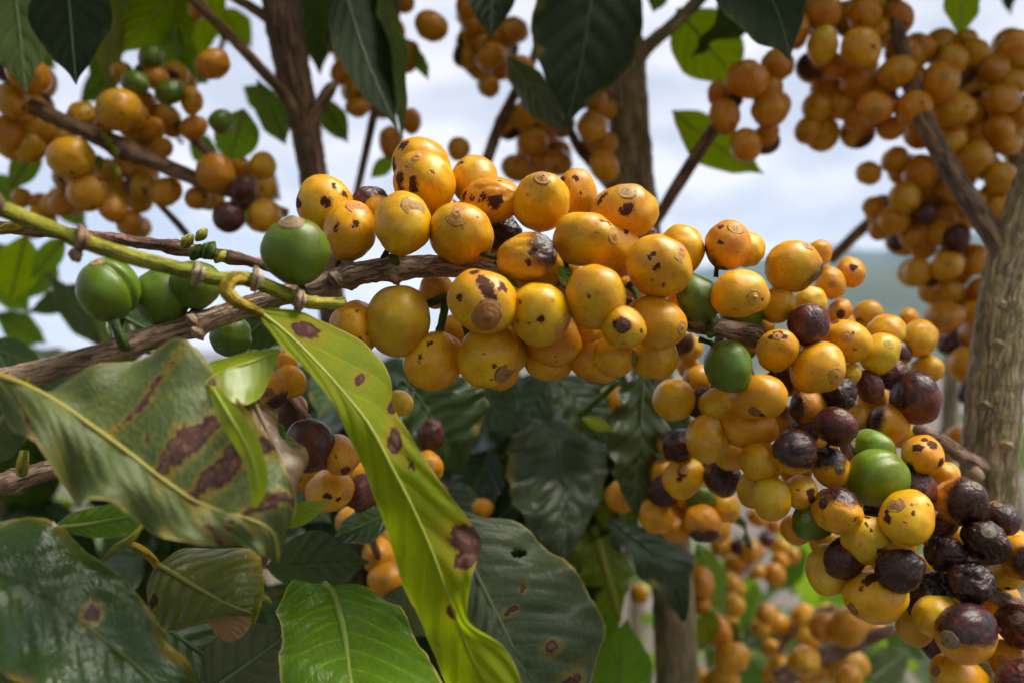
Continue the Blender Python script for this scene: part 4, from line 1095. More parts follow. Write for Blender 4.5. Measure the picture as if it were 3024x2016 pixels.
def blade_mesh(mid, left, right, nu=64, nh=12, bulge=0.0009, ripple=0.0015, waves=6.0, camber=0.0, holes=(), face_to=None, seed=0.0, tip=True):
    """mid, left, right: control Vectors along the midrib and the two margins, in metres."""
    cm = [Vector(p) for p in crom([tuple(p) for p in mid], nu)]
    cl = [Vector(p) for p in crom([tuple(p) for p in left], nu)]
    cr = [Vector(p) for p in crom([tuple(p) for p in right], nu)]
    verts, uvv = [], []
    W = 2 * nh + 1
    for i in range(nu):
        tg = (cm[min(i + 1, nu - 1)] - cm[max(i - 1, 0)])
        nrm = tg.cross(cr[i] - cl[i])
        nrm = nrm.normalized() if nrm.length > 1e-12 else Vector((0, -1, 0))
        if face_to is not None and nrm.dot(face_to - cm[i]) < 0: nrm = -nrm
        u = i / (nu - 1)
        for k in range(-nh, nh + 1):
            v = k / nh
            e = cl[i] if v < 0 else cr[i]
            s = abs(v)
            p = cm[i].lerp(e, s)
            ph = u * 9.5 - s ** 1.25 * 1.9 + (0.42 if v > 0 else 0.0)
            fr = abs((ph % 1.0) - 0.5) * 2                       # 0 between veins, 1 on a vein
            wide = min(1.0, (e - cm[i]).length / 0.012)
            h = bulge * (1 - fr ** 2) * math.sin(math.pi * min(1.0, s * 0.92 + 0.06)) * wide
            h += camber * (s * s) * wide
            h += ripple * wide * s * s * math.sin(waves * 2 * math.pi * u + (1.3 if v > 0 else 0.0) + seed + 0.9 * mnoise.noise(Vector((u * 3, v, seed))))
            h += 0.6 * ripple * wide * mnoise.noise(Vector((u * 4.0 + seed, v * 1.6, seed)))
            p = p + nrm * h
            if s > 0.9:                                            # a slightly uneven margin
                p = p + (e - cm[i]) * (0.020 * mnoise.noise(Vector((u * 26, v * 3, seed))) + 0.014 * mnoise.noise(Vector((u * 70, v * 3, seed + 4))))
            verts.append(p)
            uvv.append((u, 0.5 + 0.5 * v))
    faces, uvs = [], []
    for i in range(nu - 1):
        for k in range(W - 1):
            q = (i * W + k, i * W + k + 1, (i + 1) * W + k + 1, (i + 1) * W + k)
            uc, vc = (i + 0.5) / (nu - 1), ((k + 0.5) / (W - 1)) * 2 - 1
            if any(((uc - hu) / ru) ** 2 + ((vc - hv) / rv) ** 2 < 1 + 0.10 * mnoise.noise(Vector((uc * 40, vc * 9, 0))) for hu, hv, ru, rv in holes):
                continue
            faces.append(q)
            uvs.append([uvv[a] for a in q])
    if face_to is not None and faces:
        acc = 0.0
        for q in faces[::7]:
            a, b, c = verts[q[0]], verts[q[1]], verts[q[3]]
            acc += (b - a).cross(c - a).dot(face_to - a)
        if acc < 0:
            faces = [tuple(reversed(q)) for q in faces]
            uvs = [list(reversed(q)) for q in uvs]
    return mesh_from('leaf', verts, faces, M_LEAF, uvs), cm

def leaf(parent, colour, pts, label=None, flip=0, veins=0.5, yellow=0.0, rim=0.0, rust=0.0, thin=0.28, marks=(), rib=1.0, **kw):
    """pts: rows of (mid x, y, left x, y, right x, y, mid depth mm[, left depth, right depth]) in the 2352 px view."""
    mid, left, right = [], [], []
    for r in pts:
        dm = r[6]
        dl = r[7] if len(r) > 7 else dm
        dr = r[8] if len(r) > 8 else dm
        mid.append(Q(r[0], r[1], dm / 1000)); left.append(Q(r[2], r[3], dl / 1000)); right.append(Q(r[4], r[5], dr / 1000))
    me, cm = blade_mesh(mid, left, right, face_to=Vector((0, 0, EYE)), seed=random.random() * 20, **kw)
    o = new_obj('leaf', me, parent)
    leaf_props(o, colour, flip, veins, yellow, rim, rust, thin, marks)
    hw = sum((a - b).length for a, b in zip(left, right)) / len(left) * 0.62
    o['aspect'] = max(2.0, sum((b - a).length for a, b in zip(mid, mid[1:])) / max(hw, 1e-4))
    o['relief'] = min(1.0, max((a - b).length for a, b in zip(left, right)) / 0.028)
    if label: o['label'] = label
    n = len(cm)
    r0 = 0.00085 * rib
    if rib > 0:
        path = [(cm[int(i * (n - 1) / 10)], r0 * (1.0 - 0.75 * i / 10)) for i in range(11)]
        rb = new_obj('midrib', tube_mesh('midrib', path, M_RIB, 8, 4, 0.0), o)
        rb['tint'] = RIBCOL[colour]
    return o

def simple_leaf(parent, colour, base, tip, width, depth0, depth1, roll=0.0, bend=0.0, label=None, **kw):
    """A coffee leaf from base to tip (2352 px view), width in px; roll: depth change in mm from the left to the right margin;
    bend: sideways bow of the midrib in px."""
    bx, by = base; tx, ty = tip
    dx, dy = tx - bx, ty - by
    L = math.hypot(dx, dy)
    nx, ny = -dy / L, dx / L
    prof = [(0.0, 0.03), (0.10, 0.40), (0.25, 0.82), (0.42, 1.0), (0.60, 0.92), (0.76, 0.62), (0.88, 0.26), (0.95, 0.10), (1.0, 0.01)]
    rows = []
    for s, w in prof:
        o = bend * math.sin(math.pi * s)
        mx, my = bx + dx * s + nx * o, by + dy * s + ny * o
        d = depth0 + (depth1 - depth0) * s
        hw = width / 2 * w
        rows.append((mx, my, mx + nx * hw, my + ny * hw, mx - nx * hw, my - ny * hw, d, d - roll * 0.5 * w, d + roll * 0.5 * w))
    kw.setdefault('ripple', 0.0007); kw.setdefault('waves', 3.5); kw.setdefault('bulge', 0.0005)
    return leaf(parent, colour, rows, label, **kw)

def stock_leaf(seed, droop, curl, wavy):
    """A loose leaf in its own space: stalk at the origin, tip at +Y, upper face +Z, one unit long."""
    prof = [(0.0, 0.02), (0.08, 0.30), (0.22, 0.78), (0.40, 1.0), (0.58, 0.93), (0.74, 0.64), (0.86, 0.28), (0.94, 0.10), (1.0, 0.01)]
    mid, left, right = [], [], []
    for s, w in prof:
        c = Vector((0.06 * math.sin(s * 3 + seed), s * (1 - 0.18 * droop * s), -droop * 0.42 * s * s))
        hw = 0.215 * w
        mid.append(c)
        left.append(c + Vector((-hw, 0, curl * hw * 0.9)))
        right.append(c + Vector((hw, 0, curl * hw * 0.9)))
    me, cm = blade_mesh(mid, left, right, nu=40, nh=7, bulge=0.010, ripple=wavy, waves=5.0, face_to=Vector((0, 0.4, 9)), seed=seed)
    return me
STOCK = [stock_leaf(1.0, 0.6, 0.25, 0.018), stock_leaf(2.3, 1.0, 0.10, 0.026), stock_leaf(4.1, 0.3, 0.45, 0.020), stock_leaf(6.2, 1.3, -0.10, 0.024), stock_leaf(8.8, 0.8, 0.3, 0.032)]

def put_leaf(parent, colour, base, direction, up, length, label=None, mesh=None, rng=random, **kw):
    o = new_obj('leaf', mesh or rng.choice(STOCK), parent)
    y = direction.normalized()
    x = y.cross(up).normalized()
    z = x.cross(y)
    o.matrix_local = Matrix.Translation(base) @ Matrix((x, y, z)).transposed().to_4x4() @ Matrix.Diagonal((length * rng.uniform(0.9, 1.15), length, length, 1))
    leaf_props(o, colour, **kw)
    o['relief'] = 0.9
    o['aspect'] = 4.7
    o.material_slots[0].link = 'OBJECT'
    o.material_slots[0].material = M_LEAF_PLAIN
    if label: o['label'] = label
    return o

def thing(name, label, cat, group=None):
    o = bpy.data.objects.new(name, None)
    COL.objects.link(o)
    o.empty_display_size = 0.01
    return tag(o, label, cat, group)
frng0 = random.Random(9)
# ------------------------------------------------------------------ the fruiting branch in front
branch = thing('coffee_branch', 'greyish brown fruiting branch crossing the whole picture, carrying the sharp bunches', 'branch')
twig('wood', [(-60, 888, 0.172, 30), (60, 862, 0.174, 29), (180, 830, 0.176, 27), (300, 792, 0.179, 26), (440, 748, 0.183, 26), (560, 708, 0.187, 25), (680, 668, 0.192, 24),
              (800, 633, 0.197, 25), (900, 618, 0.200, 27), (1010, 612, 0.203, 25), (1150, 628, 0.206, 24), (1300, 668, 0.208, 23), (1480, 715, 0.209, 23), (1620, 748, 0.209, 22),
              (1740, 775, 0.212, 22), (1840, 850, 0.213, 21), (1900, 940, 0.211, 20), (1980, 1060, 0.210, 19), (2090, 1180, 0.208, 18), (2190, 1280, 0.206, 18), (2300, 1375, 0.203, 20), (2420, 1420, 0.202, 20)],
     'grey', branch, 22, 10, 0.10, nodes=[(0.012, 0.35, 0.008), (0.145, 0.18, 0.004), (0.195, 0.34, 0.006), (0.335, 0.45, 0.006), (0.385, 0.42, 0.006), (0.52, 0.3, 0.006), (0.66, 0.3, 0.006), (0.80, 0.4, 0.006)])
# peeling collar pieces and buds on the nodes
for (x, y, d, r, b) in [(455, 765, 0.178, 13, 'grey'), (440, 735, 0.180, 12, 'grey'), (770, 640, 0.193, 14, 'grey'), (905, 640, 0.194, 12, 'brown'), (30, 885, 0.168, 16, 'grey'), (905, 596, 0.195, 11, 'green')]:
    twig('bud_scale', [(x - r, y - r * 0.9, d, 3), (x, y, d - 0.002, r), (x + r * 0.8, y + r * 1.1, d, 4)], b, branch, 10, 5, 0.4)
twig('bud', [(45, 890, 0.168, 3), (55, 885, 0.166, 10), (62, 868, 0.166, 8)], 'petiole', branch, 10, 5, 0.1)
twig('fruit_stalk', [(262, 735, 0.170, 12), (272, 765, 0.170, 11), (283, 790, 0.172, 13), (292, 800, 0.176, 8)], 'green', branch, 10, 5, 0.12)
twig('fruit_stalk', [(1632, 770, 0.196, 9), (1630, 750, 0.200, 9), (1640, 735, 0.206, 12)], 'green', branch, 10, 5, 0.12)
twig('fruit_stalk', [(1010, 760, 0.200, 10), (1016, 735, 0.203, 9), (1025, 690, 0.206, 11)], 'green', branch, 10, 5, 0.12)
twig('fruit_stalk', [(975, 700, 0.203, 9), (1005, 690, 0.204, 10), (1035, 680, 0.205, 9)], 'green', branch, 10, 5, 0.12)
for (x0, y0, x1, y1) in [(2060, 1190, 2130, 1225), (2130, 1160, 2125, 1250), (2110, 1235, 2150, 1175)]:
    twig('dry_thread', [(x0, y0, 0.196, 5), ((x0 + x1) / 2 + 6, (y0 + y1) / 2 - 8, 0.195, 4), (x1, y1, 0.198, 5)], 'brown', branch, 8, 5, 0.5)
simple_leaf(branch, 'bright', (1285, 612), (1318, 660), 34, 190, 186, roll=4, label='tiny green leaf tip among the yellow cherries', rib=0.4, nu=24, nh=5, ripple=0.0006, bulge=0.0003)
simple_leaf(branch, 'lime', (2090, 1255), (2112, 1205), 40, 205, 203, roll=3, label='yellow leaf scrap lit between the dark cherries', rib=0.3, nu=20, nh=4, ripple=0.0004, bulge=0.0002)

# young yellow-green shoot lying over the branch
shoot = thing('coffee_shoot', 'smooth yellow green young shoot with dark node rings, left of the bunch', 'shoot')
twig('shoot_stem', [(-40, 462, 0.152, 21), (20, 486, 0.153, 20), (100, 520, 0.155, 19), (185, 552, 0.157, 19), (300, 590, 0.160, 19), (420, 620, 0.164, 18), (500, 640, 0.168, 16),
                    (560, 640, 0.171, 17), (620, 660, 0.174, 17), (700, 692, 0.178, 16), (770, 697, 0.182, 14), (790, 690, 0.184, 9)],
     'young', shoot, 20, 10, 0.05, nodes=[(0.27, 0.15, 0.012), (0.53, 0.12, 0.02), (0.80, 0.2, 0.01)])
for (x, y, d, rx, b) in [(188, 548, 0.1535, 24, 'brown'), (455, 628, 0.1630, 19, 'pale'), (690, 690, 0.1755, 19, 'grey'), (-8, 470, 0.150, 26, 'brown'), (590, 640, 0.170, 20, 'pale')]:
    twig('node_ring', [(x - 4, y - rx - 6, d + 0.003, 5), (x + 3, y - rx * 0.45, d - 0.0012, 12), (x, y + rx * 0.3, d - 0.0016, 13), (x - 8, y + rx + 4, d + 0.002, 8)], b, shoot, 12, 6, 0.4)
twig('bud', [(178, 575, 0.154, 6), (172, 585, 0.153, 15), (180, 600, 0.156, 5)], 'brown', shoot, 12, 5, 0.2)
twig('petiole', [(556, 640, 0.168, 15), (530, 645, 0.165, 17), (520, 668, 0.164, 17), (540, 690, 0.1645, 15), (575, 708, 0.1655, 12), (605, 722, 0.167, 7)], 'petiole', shoot, 14, 8, 0.03)
hl = leaf(shoot, 'lime', [
    (590, 712, 586, 716, 610, 708, 167, 167, 168),
    (655, 762, 640, 790, 720, 722, 168, 165, 178),
    (735, 842, 705, 848, 812, 775, 167, 164, 180),
    (815, 930, 757, 920, 893, 860, 165, 163, 178),
    (868, 1010, 805, 1008, 912, 945, 163, 163, 172),
    (908, 1090, 842, 1090, 968, 1040, 162, 163, 165),
    (950, 1170, 872, 1175, 1042, 1150, 161, 163, 162),
    (990, 1260, 900, 1258, 1104, 1238, 160, 163, 165),
    (1020, 1340, 930, 1345, 1082, 1330, 160, 163, 158),
    (1048, 1420, 962, 1425, 1076, 1425, 160, 163, 158),
    (1080, 1500, 1000, 1500, 1160, 1485, 160, 162, 162),
    (1120, 1590, 1038, 1590, 1200, 1590, 160, 162, 160),
    (1160, 1690, 1150, 1692, 1170, 1690, 160, 160, 160)],
    'long wavy yellow green leaf with brown lesions hanging in front', flip=1, veins=0.4, yellow=0.0, rim=0.8, rust=0.06, thin=0.42, rib=0.6, nu=110, nh=14, ripple=0.0010, waves=5, bulge=0.0002,
    marks=[(0.365, 0.48, 0.34), (0.315, 0.95, 0.26), (0.575, 0.80, 0.46), (0.62, 0.70, 0.34), (0.735, -0.02, 0.24), (0.10, 0.42, 0.36), (0.22, 0.45, 0.15)])
hl['relief'] = 0.6
bl = leaf(shoot, 'bright', [
    (742, 1342, 715, 1338, 750, 1340, 204, 204, 204),
    (765, 1362, 668, 1345, 850, 1352, 202, 199, 202),
    (778, 1400, 632, 1392, 915, 1395, 197, 195, 193),
    (790, 1450, 648, 1450, 952, 1455, 190, 189, 186),
    (798, 1510, 640, 1500, 985, 1520, 182, 180, 181),
    (808, 1580, 652, 1590, 1022, 1570, 173, 172, 172),
    (820, 1680, 700, 1690, 980, 1680, 164, 163, 163),
    (840, 1780, 830, 1785, 850, 1780, 158, 158, 158)],
    'fresh bright green leaf with yellow margin at the bottom edge', veins=0.9, yellow=-0.08, rim=1.0, thin=0.30, rib=1.6, nu=90, nh=18, ripple=0.0018, waves=4.0, bulge=0.0014)

# reddish second twig behind the shoot
redtwig = thing('coffee_twig', 'thin reddish brown twig running behind the yellow green shoot', 'twig')
twig('wood', [(-40, 520, 0.185, 14), (60, 527, 0.186, 14), (180, 540, 0.188, 14), (330, 558, 0.190, 14), (470, 580, 0.192, 15), (580, 602, 0.194, 13), (680, 630, 0.199, 12), (780, 655, 0.203, 11)],
     'red', redtwig, 16, 10, 0.22, nodes=[(0.5, 0.4, 0.02), (0.65, 0.3, 0.02)])
for (x, y, r) in [(430, 555, 14), (462, 540, 12), (480, 575, 18), (450, 580, 16), (505, 590, 12)]:
    twig('bud', [(x - 10, y + r, 0.186, 4), (x, y, 0.184, r), (x + 12, y - r, 0.186, 4)], 'green' if r > 15 else 'young', redtwig, 10, 5, 0.25)
twig('bud', [(0, 530, 0.176, 10), (40, 520, 0.176, 14), (90, 512, 0.178, 4)], 'petiole', redtwig, 10, 5, 0.1)

# sick leaves at the left
low = thing('coffee_side_branch', 'low side branch at the left edge with sick and drying leaves', 'branch')
twig('wood', [(-60, 1118, 0.185, 26), (20, 1108, 0.186, 26), (90, 1085, 0.188, 24), (180, 1062, 0.192, 22), (330, 1030, 0.20, 18)], 'grey', low, 16, 8, 0.12, nodes=[(0.3, 0.3, 0.04)])
twig('bud', [(50, 1088, 0.180, 12), (52, 1062, 0.179, 13), (56, 1035, 0.180, 9)], 'young', low, 12, 6, 0.1)
sick = leaf(low, 'sick', [
    (-40, 850, -44, 846, -40, 856, 150),
    (60, 885, 60, 905, 30, 980, 150, 152, 146),
    (150, 935, 190, 862, 112, 1060, 150, 156, 144),
    (240, 1000, 310, 812, 170, 1150, 149, 158, 143),
    (330, 1065, 420, 792, 262, 1158, 148, 160, 143),
    (420, 1135, 505, 862, 352, 1225, 147, 158, 143),
    (500, 1172, 580, 960, 450, 1250, 147, 155, 144),
    (570, 1190, 650, 1060, 545, 1252, 148, 152, 147),
    (625, 1220, 672, 1150, 600, 1270, 150, 152, 150),
    (640, 1290, 642, 1285, 630, 1298, 152)],
    'large soft-focus leaf with purple brown lesions and yellow veins at the left', veins=0.35, yellow=0.02, rim=0.5, rust=0.22, thin=0.15, rib=0.8, nu=120, nh=18, ripple=0.0034, waves=4.5, bulge=0.0012,
    marks=[(0.40, -0.45, 0.17), (0.52, -0.30, 0.20), (0.57, -0.55, 0.26), (0.63, -0.34, 0.26), (0.69, -0.62, 0.27), (0.82, -0.45, 0.32), (0.15, 0.75, 0.14), (0.70, 0.70, 0.16)])
sick['matte'] = 0.22
sick['streak'] = 1.0
lf_ = leaf(low, 'lime', [
    (640, 806, 640, 800, 640, 812, 168), (600, 822, 590, 806, 628, 850, 166, 167, 166), (555, 838, 540, 812, 600, 905, 163, 166, 162), (510, 852, 490, 832, 556, 935, 160, 164, 158), (480, 870, 470, 860, 500, 905, 158, 161, 156), (472, 884, 472, 880, 476, 890, 157)],
    'folded lime leaf end with an orange dry corner above the sick leaf', veins=0.25, yellow=0.06, rim=0.7, thin=0.35, rib=0.5, bulge=0.0001, nu=50, nh=10, ripple=0.0016, waves=2, marks=[(0.80, 0.2, 0.30)])
lf_['relief'] = 0.06
lf_ = leaf(low, 'lime', [
    (488, 890, 476, 894, 500, 888, 156), (525, 950, 500, 955, 548, 940, 150, 151, 150), (560, 1010, 535, 1020, 588, 1000, 148, 149, 147), (585, 1070, 566, 1075, 612, 1065, 147), (590, 1120, 576, 1122, 612, 1120, 147), (582, 1165, 578, 1166, 590, 1166, 148)],
    'narrow lime coloured leaf fold seen edge on', veins=0.2, yellow=0.0, rim=0.6, thin=0.35, rib=0.4, bulge=0.0001, nu=40, nh=8, ripple=0.0010, waves=2)
lf_['relief'] = 0.06
leaf(low, 'dry', [
    (585, 925, 570, 920, 612, 930, 164), (612, 985, 585, 985, 640, 965, 162, 160, 168), (640, 1040, 600, 1045, 662, 1010, 160, 157, 168), (655, 1090, 605, 1110, 696, 1062, 158, 154, 166),
    (650, 1145, 600, 1160, 694, 1130, 158, 154, 164), (628, 1200, 595, 1215, 660, 1196, 160, 157, 163), (612, 1255, 594, 1260, 632, 1250, 162), (606, 1305, 602, 1306, 610, 1305, 164)],
    'brown dried drooping leaf flap with a curled rim', veins=0.3, yellow=0.0, rim=1.0, thin=0.12, rib=0.7, nu=60, nh=10, ripple=0.0030, waves=3)
leaf(low, 'mid', [
    (596, 955, 592, 950, 602, 956, 172), (618, 990, 596, 1000, 640, 968, 172), (634, 1030, 608, 1040, 668, 1000, 174, 171, 177), (660, 1070, 640, 1090, 690, 1048, 176, 173, 178), (690, 1105, 686, 1108, 694, 1102, 178)],
    'small curled green leaf edge left of the dark cherry', veins=0.3, rim=1.0, thin=0.3, rib=0.5, nu=40, nh=8, ripple=0.0035, waves=2.5)
leaf(low, 'lime', [
    (625, 1200, 622, 1190, 630, 1215, 172), (660, 1185, 655, 1165, 668, 1212, 171), (700, 1172, 696, 1152, 706, 1200, 171), (735, 1160, 734, 1150, 738, 1172, 172), (758, 1148, 757, 1146, 759, 1150, 173)],
    'pointed lime leaf tip under the dark cherry', veins=0.25, yellow=0.02, rim=0.6, thin=0.35, rib=0.6, nu=36, nh=8, ripple=0.0012, waves=2)
leaf(low, 'bright', [
    (140, 1210, 130, 1200, 150, 1220, 176), (190, 1205, 170, 1175, 200, 1232, 176), (245, 1195, 232, 1160, 250, 1235, 176), (300, 1185, 290, 1150, 300, 1225, 175), (330, 1180, 326, 1160, 330, 1200, 174), (345, 1178, 344, 1176, 345, 1181, 174)],
    'small shiny green leaf under the large sick one', veins=0.6, rim=0.4, thin=0.25, rib=0.8, nu=40, nh=8, ripple=0.0014)
twig('petiole', [(235, 1288, 0.172, 5), (262, 1262, 0.171, 9), (300, 1238, 0.171, 9), (328, 1205, 0.173, 6)], 'young', low, 10, 6, 0.05)
twig('petiole', [(285, 1246, 0.176, 8), (320, 1258, 0.176, 9), (352, 1285, 0.177, 9), (360, 1305, 0.178, 6)], 'petiole', low, 10, 6, 0.05)
leaf(low, 'olive', [
    (360, 1295, 352, 1300, 368, 1290, 178), (395, 1315, 338, 1352, 430, 1246, 178, 174, 186), (440, 1342, 345, 1400, 520, 1238, 177, 172, 186), (490, 1370, 372, 1445, 590, 1262, 176, 171, 184), (535, 1392, 430, 1438, 606, 1330, 176, 172, 181), (572, 1405, 520, 1420, 600, 1385, 177, 175, 179), (592, 1412, 588, 1416, 596, 1410, 178)],
    'cupped olive green leaf with a yellowed rim', veins=0.4, yellow=0.06, rim=0.8, thin=0.2, rib=0.9, nu=70, nh=14, ripple=0.0014, waves=2.5, bulge=0.0004, camber=-0.004, marks=[(0.25, -0.85, 0.14)])
leaf(low, 'tan', [
    (560, 1372, 552, 1368, 585, 1376, 181), (545, 1400, 470, 1400, 590, 1392, 181), (535, 1430, 478, 1425, 580, 1425, 181), (525, 1455, 495, 1455, 560, 1458, 181), (522, 1475, 518, 1474, 528, 1476, 181)],
    'pinkish tan dead leaf tip below the cupped leaf', veins=0.1, rim=0.0, thin=0.2, rib=0.3, nu=36, nh=8, ripple=0.0010)
twig('petiole', [(600, 1330, 0.176, 6), (596, 1365, 0.175, 8), (588, 1400, 0.175, 8), (582, 1430, 0.176, 4)], 'young', low, 10, 6, 0.1)
twig('bud', [(588, 1372, 0.174, 8), (606, 1370, 0.173, 9), (622, 1385, 0.174, 4)], 'young', low, 10, 5, 0.1)
glossy = leaf(low, 'dark', [
    (-120, 1240, -125, 1235, -118, 1246, 150), (-40, 1290, -10, 1180, -90, 1400, 151, 160, 142), (60, 1345, 120, 1212, -20, 1500, 152, 163, 141), (150, 1405, 222, 1262, 60, 1570, 153, 164, 142), (240, 1470, 310, 1375, 150, 1640, 154, 163, 143),
    (330, 1545, 385, 1465, 250, 1680, 155, 161, 147), (410, 1625, 452, 1560, 350, 1690, 156), (470, 1700, 474, 1696, 468, 1704, 157)],
    'large glossy dark leaf with a rust yellow patch in the lower left corner', veins=0.3, yellow=0.10, rim=0.2, thin=0.15, rib=0.8, nu=90, nh=16, ripple=0.0030, waves=3, bulge=0.0016,
    marks=[(0.50, -0.18, 0.16)])
glossy['matte'] = -0.12
bl['matte'] = -0.08
leaf(low, 'grey', [
    (-60, 1440, -64, 1434, -58, 1446, 148), (0, 1480, 30, 1430, -40, 1540, 148, 152, 144), (60, 1530, 90, 1490, 10, 1590, 147, 150, 143), (120, 1580, 150, 1545, 80, 1640, 147), (180, 1640, 183, 1636, 176, 1644, 148)],
    'pale leaf corner at the bottom left', veins=0.3, yellow=0.05, rim=0.4, thin=0.2, rib=0.9, nu=50, nh=10, ripple=0.002)

# ------------------------------------------------------------------ stems and their twigs
stemA = thing('coffee_plant', 'brown forked coffee stem in front of the sky, left of centre', 'coffee plant')
twig('trunk', [(640, -90, 0.330, 46), (650, 30, 0.332, 44), (668, 140, 0.334, 40), (690, 240, 0.337, 37), (708, 330, 0.340, 34), (722, 420, 0.342, 32), (740, 560, 0.346, 32), (770, 760, 0.352, 32), (800, 1050, 0.36, 34), (830, 1600, 0.37, 36), (850, 2300, 0.38, 40)], 'brown', stemA, 20, 8, 0.10)
twig('side_twig', [(695, 285, 0.336, 20), (660, 225, 0.330, 15), (605, 165, 0.322, 13), (540, 95, 0.314, 12), (470, 25, 0.306, 11), (400, -50, 0.300, 10)], 'brown', stemA, 14, 8, 0.12)
twig('side_twig', [(640, 60, 0.330, 16), (590, 25, 0.327, 12), (530, -10, 0.323, 11), (460, -50, 0.320, 10)], 'brown', stemA, 12, 6, 0.1)
twig('side_twig', [(712, 285, 0.336, 16), (738, 240, 0.333, 15), (758, 205, 0.331, 14), (775, 190, 0.33, 6)], 'grey', stemA, 12, 6, 0.1)
stemB = thing('coffee_plant', 'stout brown central stem behind the sharp bunch, snapped at the top', 'coffee plant')
twig('trunk', [(1438, 48, 0.352, 20), (1440, 70, 0.352, 28), (1440, 130, 0.353, 42), (1440, 200, 0.354, 46), (1446, 300, 0.356, 47), (1456, 420, 0.358, 48), (1475, 600, 0.362, 48), (1500, 900, 0.368, 48), (1535, 1220, 0.374, 48), (1548, 1400, 0.377, 48), (1556, 1640, 0.38, 50), (1570, 2300, 0.39, 54)],
     'mossy', stemB, 22, 8, 0.08, nodes=[(0.13, 0.12, 0.02)])
twig('side_twig', [(1462, 140, 0.352, 20), (1490, 105, 0.348, 17), (1540, 62, 0.343, 15), (1595, 10, 0.338, 15), (1660, -60, 0.33, 14)], 'mossy', stemB, 14, 8, 0.08)
twig('side_twig', [(1455, 560, 0.352, 16), (1500, 515, 0.345, 14), (1560, 420, 0.332, 15), (1625, 318, 0.318, 15), (1665, 260, 0.31, 12)], 'brown', stemB, 12, 6, 0.1)
twig('side_twig', [(1410, 440, 0.350, 14), (1370, 390, 0.348, 12), (1330, 340, 0.346, 12), (1310, 300, 0.345, 10)], 'brown', stemB, 12, 6, 0.1)
twig('side_twig', [(1095, 440, 0.366, 12), (1125, 350, 0.360, 14), (1150, 280, 0.356, 13), (1180, 220, 0.354, 12), (1230, 120, 0.352, 10), (1260, -20, 0.35, 10)], 'brown', stemB, 12, 6, 0.1)
twig('side_twig', [(818, 450, 0.362, 8), (838, 360, 0.358, 9), (858, 270, 0.354, 10), (880, 200, 0.352, 9), (905, 80, 0.35, 9), (915, -30, 0.35, 9)], 'brown', stemB, 12, 6, 0.1)
stemC = thing('coffee_plant', 'thick moss-streaked stem rising at the right edge and forking', 'coffee plant')
twig('trunk', [(2398, 330, 0.268, 38), (2372, 430, 0.267, 42), (2340, 540, 0.266, 48), (2312, 640, 0.265, 50), (2298, 740, 0.264, 52), (2286, 860, 0.263, 56), (2278, 980, 0.262, 58), (2268, 1120, 0.262, 60), (2262, 1300, 0.262, 62), (2255, 1600, 0.264, 64), (2250, 2500, 0.27, 70)],
     'mossy', stemC, 26, 10, 0.09)
twig('side_twig', [(2312, 610, 0.264, 28), (2285, 545, 0.268, 25), (2240, 480, 0.276, 24), (2200, 420, 0.284, 23), (2160, 350, 0.292, 22), (2120, 275, 0.30, 21), (2090, 190, 0.308, 18), (2060, 60, 0.312, 16), (2050, -60, 0.315, 15)], 'brown', stemC, 16, 8, 0.08)
twig('side_twig', [(2262, 1075, 0.258, 20), (2215, 1050, 0.250, 18), (2160, 1010, 0.240, 16), (2110, 985, 0.232, 14)], 'grey', stemC, 14, 6, 0.15)
twig('side_twig', [(2250, 1240, 0.256, 18), (2215, 1180, 0.245, 17), (2190, 1120, 0.236, 15), (2150, 1060, 0.228, 12)], 'mossy', stemC, 14, 6, 0.15)
for (x, y, r) in [(2290, 790, 14), (2262, 930, 12), (2310, 1020, 16), (2300, 700, 10), (2240, 1090, 18)]:
    twig('knot', [(x - r, y - r * 0.4, 0.236, 3), (x, y, 0.2345, r), (x + r, y + r * 0.5, 0.236, 3)], 'mossy', stemC, 10, 5, 0.5)
stemD = thing('coffee_plant', 'thin pale beige stem far behind the mossy right-hand stem', 'coffee plant')
twig('trunk', [(2225, 560, 0.50, 18), (2206, 650, 0.50, 18), (2192, 800, 0.502, 18), (2180, 960, 0.505, 18), (2170, 1150, 0.51, 18), (2160, 1500, 0.52, 20), (2150, 2600, 0.53, 22)], 'pale', stemD, 14, 6, 0.05)
twig('side_twig', [(1905, 600, 0.40, 13), (1950, 555, 0.395, 13), (2000, 508, 0.39, 13), (2040, 470, 0.38, 11), (2110, 420, 0.37, 9)], 'grey', stemD, 12, 6, 0.08)
twig('side_twig', [(2110, 250, 0.318, 12), (2190, 180, 0.325, 11), (2270, 200, 0.330, 10), (2320, 320, 0.330, 9), (2340, 480, 0.334, 8)], 'brown', stemC, 12, 6, 0.1)
twig('side_twig', [(2110, 420, 0.345, 9), (2150, 500, 0.350, 9), (2185, 620, 0.350, 9), (2195, 760, 0.352, 8), (2215, 880, 0.352, 7)], 'brown', stemC, 12, 6, 0.1)
twig('side_twig', [(1850, -40, 0.32, 10), (1930, 60, 0.325, 10), (2000, 160, 0.325, 9), (2060, 230, 0.322, 8)], 'brown', stemC, 12, 6, 0.1)
twig('side_twig', [(1652, 780, 0.215, 10), (1640, 900, 0.235, 9), (1610, 1030, 0.250, 8), (1575, 1150, 0.262, 7), (1550, 1230, 0.27, 6)], 'brown', stemC, 12, 6, 0.12)
twig('side_twig', [(1580, 1500, 0.385, 12), (1640, 1440, 0.40, 10), (1700, 1330, 0.43, 9), (1760, 1260, 0.46, 8)], 'grey', stemB, 12, 6, 0.1)
twig('side_twig', [(1760, 1600, 0.46, 9), (1800, 1480, 0.46, 9), (1850, 1420, 0.45, 8), (1920, 1390, 0.44, 7)], 'grey', stemB, 12, 6, 0.1)
